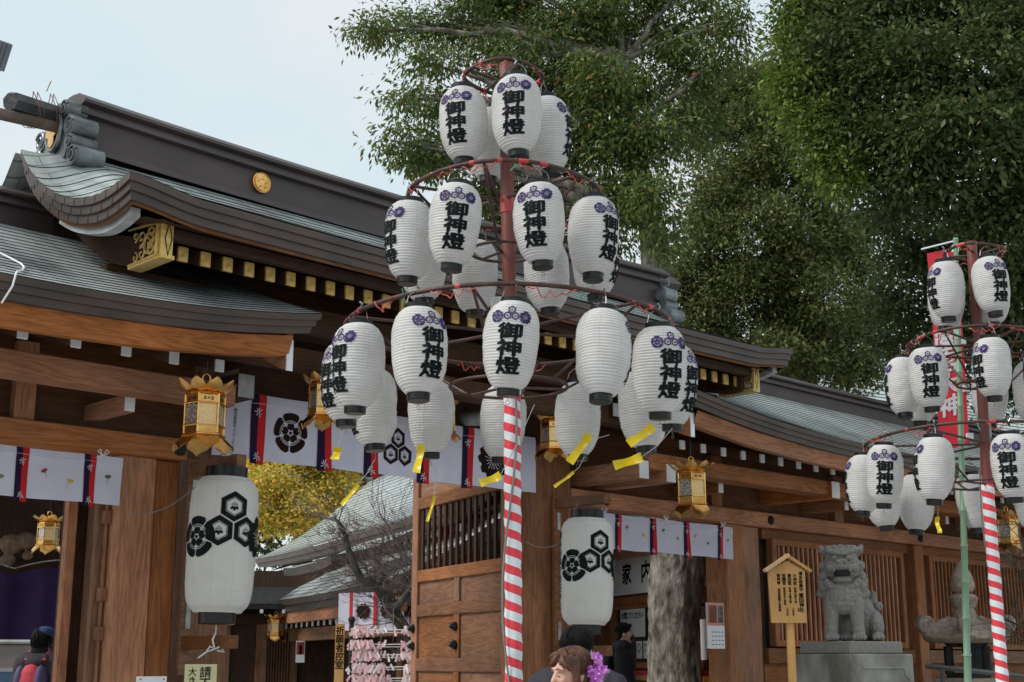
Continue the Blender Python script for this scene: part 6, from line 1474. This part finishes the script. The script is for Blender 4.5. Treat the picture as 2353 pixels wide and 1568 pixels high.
for sg in (-1, 1):
    mb = MB(); a = Vector((-.02 - sg * .015, -.02, zp + .055)); b_ = Vector((-.02 + sg * .215, -.02, ze - .005)); d = (b_ - a); rot = Matrix.Rotation(-math.atan2(d.z, d.x), 3, 'Y'); mb.obox((a + b_) / 2 + Vector((0, .002 * sg, 0)), (d.length, .075, .028), rot); mb.build('roof_slat', pale_wood, ks)
mb = MB(); mb.boxr(-.035, .03, .0, .05, 0, zb_ + .1, c=.004); mb.build('post', pale_wood, ks)
for tx, x, z, sz in (('博多総鎮守', .118, ze - .01, .036), ('櫛田神社', .115, ze - .20, .043), ('大神宮', .062, ze - .03, .034), ('祭神天照大神', .062, ze - .15, .024), ('櫛田宮', .012, ze - .03, .034), ('祭神大幡主神', .012, ze - .15, .024), ('祇園宮', -.04, ze - .03, .034), ('祭神須佐之男神', -.04, ze - .15, .023), ('御神徳', -.09, ze - .03, .032), ('商売繁昌不老長寿', -.09, ze - .16, .026), ('大祭', .085, ze - .33, .018), ('十月秋祭', .035, ze - .33, .018), ('七月大祭', -.02, ze - .33, .018)):
    mb = MB(); mb.text(tx, sz, lambda u, v: (u - .02, -.0325, v), bold=.03, cx=x, cy=z); mb.build('lettering', ink, ks)
rl = thing('hand_rail', 'dark metal handrail at the bottom edge before the stone pedestal', 'railing', (at(2140, 1545, 12.9).x, 12.9, 0), 0); B = Vector(rl.location)
mb = MB(); mb.tube([at(2131, 1531, 12.9) - B, at(2200, 1538, 13.2) - B, at(2420, 1562, 14.2) - B], .024, 10); mb.build('rail', M('dark_steel', (.06, .055, .055), None, 9, rough=.35, metal=.6), rl, smooth_=True)
for (x, Y) in ((2165, 12.95), (2400, 14.1)): p = at(x, 1540, Y) - B; mb = MB(); mb.tube([(p.x, p.y, 0), (p.x, p.y, p.z)], .018, 8); mb.build('post', MATS['dark_steel'], rl)
fd = thing('flood_light', 'grey floodlight on a pole at the top left edge', 'lamp', at(2, 125, 9.0), R(30)); B = Vector(fd.location)
mb = MB(); rot = Matrix.Rotation(R(28), 3, 'X') @ Matrix.Rotation(R(8), 3, 'Y'); mb.obox((-.06, 0, 0), (.22, .09, .20), rot)
fdg = M('lamp_grey', (.20, .22, .26), (.15, .17, .2), 6, rough=.4, metal=.3); hs = mb.build('housing', fdg, fd)
for i in range(7): mb = MB(); c = rot @ Vector((-.14 + .027 * i, -.052, 0)) ; mb.obox(c, (.009, .02, .19), rot); mb.build('fin', fdg, hs)
mb = MB(); mb.tube([(.0, 0, -.10), (-.03, .02, -.17), (-.5, .1, -.25)], .02, 8); mb.tube([(-.5, .1, -.25), (-.5, .1, -B.z)], .04, 10); mb.build('pole', fdg, fd)

# ------------------------------------------------------------------ people
def strand(name, c1, c2):
    return M(name, c1, c2, 60, (1, 1, .12), .38, bump=.5, bsc=90, spec=.4)
hair_brown = strand('reddish_brown_hair', (.13, .050, .028), (.055, .022, .014)); hair_black = strand('black_hair', (.011, .010, .010), (.005, .005, .005)); hair_black.node_tree.nodes['Principled BSDF'].inputs['Specular IOR Level'].default_value = .15; hair_black.node_tree.nodes['Principled BSDF'].inputs['Roughness'].default_value = .5
cloth_black = M('black_hoodie_cloth', (.012, .012, .016), (.02, .02, .026), 8, rough=.9, bump=.3, bsc=30); cloth_char = M('charcoal_jacket_cloth', (.035, .033, .042), (.05, .047, .058), 8, rough=.9, bump=.3, bsc=25)
cloth_kimono = M('wine_kimono_cloth', (.18, .05, .09), (.28, .10, .16), 12, rough=.8); trouser = M('dark_trousers', (.03, .032, .04), None, 8, rough=.9)
petal_mat = leafmat('lilac_petals', [(0, (.55, .16, .62)), (.5, (.68, .26, .70)), (1, (.78, .42, .80))], .6, .35, .3)
mask_black = M('black_mask', (.01, .01, .012), None, 8, rough=.7); mask_white = M('white_mask', (.75, .75, .78), None, 8, rough=.8)
lash = M('dark_lash', (.02, .012, .01), None, 9); lip = M('lip', (.45, .12, .12), None, 9, rough=.4)
red_pack = M('red_pack_cloth', (.48, .03, .045), (.38, .025, .04), 9, rough=.7); purple_pack = M('purple_pack_cloth', (.07, .05, .14), (.05, .035, .11), 9, rough=.7)
def body_blob(h, fem=False):
    k = MB(); zh = h - .125; sh = .185 if not fem else .165; zs = h - .30; zp = h * .52
    k.ball((0, .012, zh + .01), (.074, .090, .105)); k.ball((0, -.035, zh - .045), (.060, .055, .078)); k.ball((0, -.045, zh - .088), (.046, .042, .038))
    k.capsule((0, -.090, zh + .0), .011, (0, -.108, zh - .040), .014); k.ball((0, -.088, zh - .072), (.024, .014, .011), 8)
    for s_ in (-1, 1): k.ball((s_ * .033, -.072, zh - .035), (.026, .024, .024), 8); k.ball((s_ * .075, .01, zh - .02), (.010, .020, .032), 8); k.ball((s_ * .03, -.078, zh + .018), (.03, .018, .012), 8)
    k.capsule((0, .015, zh - .06), .054, (0, .02, zs + .02), .058)
    k.capsule((-sh * .62, .02, zs - .02), .075, (sh * .62, .02, zs - .02), .075); k.ball((0, .02, zs - .14), (sh * .92, .11, .2)); k.ball((0, .02, zp + .10), (sh * .78, .10, .2)); k.ball((0, .03, zp - .02), (sh * .92, .115, .12))
    for s_ in (-1, 1):
        el = (s_ * (sh + .05), .04, zs - .30); wr = (s_ * (sh + .06), -.06, zs - .54)
        k.capsule((s_ * sh * .95, .02, zs - .03), .055, el, .042); k.capsule(el, .042, wr, .028)
        k.ball((wr[0], wr[1] - .015, wr[2] - .055), (.018, .038, .048), 10)
        for q, L in ((-.027, .06), (-.009, .075), (.009, .07), (.027, .055)): k.capsule((wr[0], wr[1] - .015 + q, wr[2] - .09), .009, (wr[0] - s_ * .012, wr[1] - .02 + q, wr[2] - .09 - L), .007, 8)
        k.capsule((wr[0], wr[1] - .045, wr[2] - .04), .011, (wr[0] - s_ * .01, wr[1] - .072, wr[2] - .085), .008, 8)
        kn = (s_ * .095, .02, h * .28); an = (s_ * .09, .035, .075)
        k.capsule((s_ * .085, .025, zp - .03), .085, kn, .056); k.capsule(kn, .056, an, .038); k.capsule((s_ * .09, .03, .035), .036, (s_ * .10, -.14, .028), .028)
    me = remesh(k, .0085, 2); me.materials.append(skin); return me, zh, zs, zp, sh
def jacket(root, zs, zp, sh, mat, grow=.02, hem=.1):
    k = MB(); g = grow
    k.capsule((-sh * .65, .02, zs - .015), .075 + g, (sh * .65, .02, zs - .015), .075 + g); k.ball((0, .02, zs - .15), (sh * .95 + g, .115 + g, .22)); k.ball((0, .025, zp + .05), (sh * .95 + g, .12 + g, .24))
    k.capsule((0, .02, zs + .02), .075, (0, .02, zs + .055), .068)
    for s_ in (-1, 1):
        el = (s_ * (sh + .055), .04, zs - .30); wr = (s_ * (sh + .06), -.055, zs - .52)
        k.capsule((s_ * sh * .95, .02, zs - .03), .058 + g, el, .048 + g); k.capsule(el, .048 + g, wr, .034 + g * .6)
    me = remesh(k, .010, 4)
    for v, nv in zip(me.vertices, [x.normal.copy() for x in me.vertices]):
        c = v.co.copy(); n_ = noise.noise(Vector((c.x * 9 + root.location.x * 3, c.y * 9, c.z * 5))) * .010 + noise.noise(Vector((c.x * 26, c.y * 22, c.z * 13))) * .005 - abs(noise.noise(Vector((c.x * 7, c.y * 7 + c.z * 9, c.z * 4)))) * .012
        v.co = c + nv * n_
    me.materials.append(mat); return link('jacket', me, root)
def strands(root, mat, n, c, r_, thb, thf, seed, sweep=0.0, rad=.0017, name='hair_strands', up=0.0):
    g2 = random.Random(seed); mb = MB()
    for _ in range(n):
        az = g2.uniform(0, 2 * math.pi); front = smooth((-math.sin(az) - .25) / .5); tm = R(lerp(thb, thf, front) + g2.uniform(-14, 8)); k_ = 1 + g2.uniform(.0, .05); t0 = R(g2.uniform(2, 45)); pts = []
        for i in range(8):
            u = i / 7; th = lerp(t0, tm, u); a = az + (sweep * front * u if math.cos(az) > -.15 else -sweep * front * u) + .06 * math.sin(u * 5 + az * 9)
            ks = k_ * (1 + .03 * u * g2.uniform(-.3, 1))
            pts.append((c[0] + r_[0] * ks * math.sin(th) * math.cos(a), c[1] + r_[1] * ks * math.sin(th) * math.sin(a), c[2] + r_[2] * ks * math.cos(th)))
        mb.tube(pts, [rad, rad * 1.1, rad * 1.1, rad, rad, rad * .9, rad * .7, rad * .3], 4, caps=False)
    return mb.build(name, mat, root, smooth_=True)
def legs(root, h, zp, mat):
    k = MB()
    for s_ in (-1, 1): k.capsule((s_ * .085, .025, zp - .02), .10, (s_ * .095, .02, h * .28), .068); k.capsule((s_ * .095, .02, h * .28), .068, (s_ * .09, .035, .08), .052)
    me = remesh(k, .012, 3); me.materials.append(mat); link('trousers', me, root)
def person(label, loc, rz, h, fem=False):
    root = thing('person', label, 'person', loc, R(rz)); me, zh, zs, zp, sh = body_blob(h, fem); b = link('body', me, root); return root, b, zh, zs, zp, sh
def eyes(root, zh, closed=True):
    for s_ in (-1, 1):
        mb = MB(); mb.tube([(s_ * .018, -.0935, zh - .010), (s_ * .031, -.0965, zh - .016), (s_ * .044, -.0895, zh - .011)], [.0015, .0034, .0015], 5); mb.build('eye', lash, root)
        mb = MB(); mb.tube([(s_ * .014, -.0985, zh + .016), (s_ * .032, -.0985, zh + .022), (s_ * .052, -.086, zh + .014)], [.003, .0036, .0012], 5); mb.build('eyebrow', hair_brown, root)
# woman with flowers in her hair
wr_, b, zh, zs, zp, sh = person('woman in front with reddish brown hair and lilac flowers, looking down to the left', (.355, 7.0, 0), -58, 1.585, True)
wr_.rotation_euler[0] = R(3)
jacket(wr_, zs, zp, sh, cloth_kimono, .018); k = MB(); k.capsule((0, .02, zp), .17, (0, .02, .15), .16); me = remesh(k, .02, 3); me.materials.append(cloth_kimono); link('skirt', me, wr_)
eyes(wr_, zh); mb = MB(); mb.ball((0, -.099, zh - .072), (.019, .008, .007), 8); mb.build('lips', lip, wr_)
k = MB(); k.ball((0, .022, zh + .034), (.087, .094, .092)); k.ball((0, .055, zh - .015), (.082, .066, .10)); k.ball((.0, .115, zh + .0), (.055, .05, .055)); k.ball((0, .05, zh - .085), (.05, .05, .05))
for s_ in (-1, 1):
    for q in range(6):
        a = q / 5; k.capsule((.015 + s_ * .012 * q, -.048 - .006 * q, zh + .112 - .006 * q), .013, (s_ * (.040 + .036 * a), -.086 + .05 * a, zh + .045 - .03 * a), .010, 8)
    k.capsule((s_ * .073, -.045, zh + .07), .017, (s_ * .080, -.030, zh - .045), .009, 8); k.capsule((s_ * .078, -.02, zh + .06), .02, (s_ * .083, -.008, zh - .075), .008, 8)
me = remesh(k, .0055, 2); me.materials.append(hair_brown); link('hair', me, wr_)
strands(wr_, hair_brown, 620, (0, .022, zh + .030), (.089, .098, .094), 118, 62, 3, .9)
g_ = random.Random(5); mb = MB()
for i in range(17):
    c = Vector((.085 + g_.uniform(-.02, .03), .075 + g_.uniform(-.03, .035), zh + .055 - .012 * i + g_.uniform(-.01, .01))); n_ = Vector((g_.uniform(.4, 1), g_.uniform(-.6, .5), g_.uniform(-.4, .6))).normalized(); a = n_.orthogonal().normalized(); b2 = n_.cross(a)
    for ly in range(2):
        for q in range(6):
            t_ = 2 * math.pi * (q + .5 * ly) / 6; d = a * math.cos(t_) + b2 * math.sin(t_); s_ = n_.cross(d); L = .036 * (1 - .3 * ly) * g_.uniform(.8, 1.2)
            lift = n_ * (.006 + .012 * ly)
            pts = [c, c + d * L * .5 + s_ * L * .38 + lift, c + d * L + s_ * L * .25 + lift * .4, c + d * L * 1.02 + lift * 1.3, c + d * L - s_ * L * .25 + lift * .4, c + d * L * .5 - s_ * L * .38 + lift]
            mb.add(pts, [(0, 1, 2, 3), (0, 3, 4, 5)])
mb.build('flower_ornament', petal_mat, wr_)
# man behind her, seen from the back
mn, b, zh, zs, zp, sh = person('man seen from behind with short black hair and charcoal jacket, behind the woman', (.36, 7.7, 0), 160, 1.70)
jacket(mn, zs, zp, sh + .03, cloth_char, .03); legs(mn, 1.70, zp, trouser)
def short_hair(root, zh, mat, low=0.0):
    k = MB(); k.ball((0, .020, zh + .036), (.084, .098, .088)); k.ball((0, .046, zh + .0 + low), (.079, .068, .075)); k.ball((0, .06, zh - .045 + low), (.06, .045, .045))
    for s_ in (-1, 1): k.ball((s_ * .066, .02, zh + .02), (.02, .05, .05)); k.ball((s_ * .072, -.012, zh + .01), (.010, .016, .035), 8)
    k.capsule((-.05, -.062, zh + .085), .024, (.05, -.062, zh + .085), .024)
    me = remesh(k, .0055, 2); me.materials.append(mat); return link('hair', me, root)
short_hair(mn, zh, hair_black); strands(mn, hair_black, 520, (0, .024, zh + .032), (.086, .100, .090), 112, 60, 4, .2)
mb = MB()
for s_ in (-1, 1): mb.tube([(s_ * .083, .02, zh - .0), (s_ * .086, .035, zh - .03), (s_ * .080, .012, zh - .058), (s_ * .062, -.06, zh - .06)], .0022, 5)
mb.build('mask_loop', mask_white, mn); mb = MB(); mb.ball((0, -.085, zh - .06), (.055, .035, .045), 12); mb.build('mask', mask_white, mn, smooth_=True)
# young man in black at the amulet office
hd, b, zh, zs, zp, sh = person('young man in a black hoodie and black mask with backpack, reading notices by the office', (at(1437, 1500, 17).x, 17.0, .30), 82, 1.69)
hd.rotation_euler[1] = R(0)
jacket(hd, zs, zp, sh, cloth_black, .035); legs(hd, 1.69, zp, M('grey_trousers', (.10, .10, .12), None, 8, rough=.9))
k = MB(); k.capsule((-.08, .07, zs + .03), .05, (.08, .07, zs + .03), .05); k.ball((0, .10, zs + .0), (.11, .07, .07)); k.capsule((-.09, .0, zs + .045), .03, (.09, .0, zs + .045), .03); me = remesh(k, .010, 3); me.materials.append(cloth_black); link('hood', me, hd)
short_hair(hd, zh, hair_black); strands(hd, hair_black, 360, (0, .024, zh + .032), (.087, .101, .090), 108, 66, 6, .2); mb = MB(); mb.ball((0, -.078, zh - .06), (.057, .040, .048), 12); mb.build('mask', mask_black, hd, smooth_=True)
k = MB(); k.ball((0, .21, zs - .20), (.13, .075, .20)); k.ball((0, .24, zs - .28), (.11, .07, .11)); me = remesh(k, .012, 2); me.materials.append(cloth_black); bpk = link('backpack', me, hd)
mb = MB(); mb.ball((.02, .315, zs - .30), (.015, .01, .02), 6); mb.ball((.05, .31, zs - .35), (.012, .01, .025), 6); mb.build('charm', pale_wood, bpk)
# visitor with the red backpack inside the left doorway
vs, b, zh, zs, zp, sh = person('visitor with long dark hair, dark jacket and red backpack inside the left doorway', (at(97, 1500, 13.6).x, 13.6, .28), 172, 1.56, True)
jacket(vs, zs, zp, sh, cloth_char, .035); legs(vs, 1.56, zp, trouser)
k = MB(); k.ball((0, .02, zh + .025), (.088, .10, .1)); k.ball((0, .06, zh - .06), (.085, .06, .13)); k.capsule((-.05, .06, zh - .10), .045, (-.06, .07, zs + .02), .035); me = remesh(k, .008, 2); me.materials.append(hair_black); link('hair', me, vs); strands(vs, hair_black, 360, (0, .035, zh + .0), (.094, .100, .125), 128, 50, 9, .2, .002)
k = MB(); k.capsule((-.08, .09, zs + .01), .05, (.08, .09, zs + .01), .05); k.ball((0, .11, zs - .02), (.12, .06, .07)); me = remesh(k, .010, 3); me.materials.append(cloth_char); link('hood', me, vs)
k = MB(); k.ball((0, .20, zs - .26), (.14, .09, .22)); me = remesh(k, .012, 2); me.materials.append(red_pack); pk = link('backpack', me, vs)
mb = MB()
for s_ in (-1, 1): mb.ball((s_ * .10, .20, zs - .24), (.065, .085, .19), 12)
mb.build('side_pocket', purple_pack, pk, smooth_=True)
for s_ in (-1, 1): mb = MB(); mb.tube([(s_ * .09, .14, zs - .02), (s_ * .10, .06, zs + .065), (s_ * .105, -.06, zs + .03), (s_ * .11, -.11, zs - .12)], .022, 6); mb.build('strap', red_pack, pk)
k = MB(); k.ball((-.02, .01, zh + .075), (.095, .105, .065)); k.ball((-.02, -.10, zh + .07), (.075, .07, .012)); me = remesh(k, .009, 2); me.materials.append(M('navy_cap', (.03, .05, .13), None, 9, rough=.8)); link('cap', me, vs)
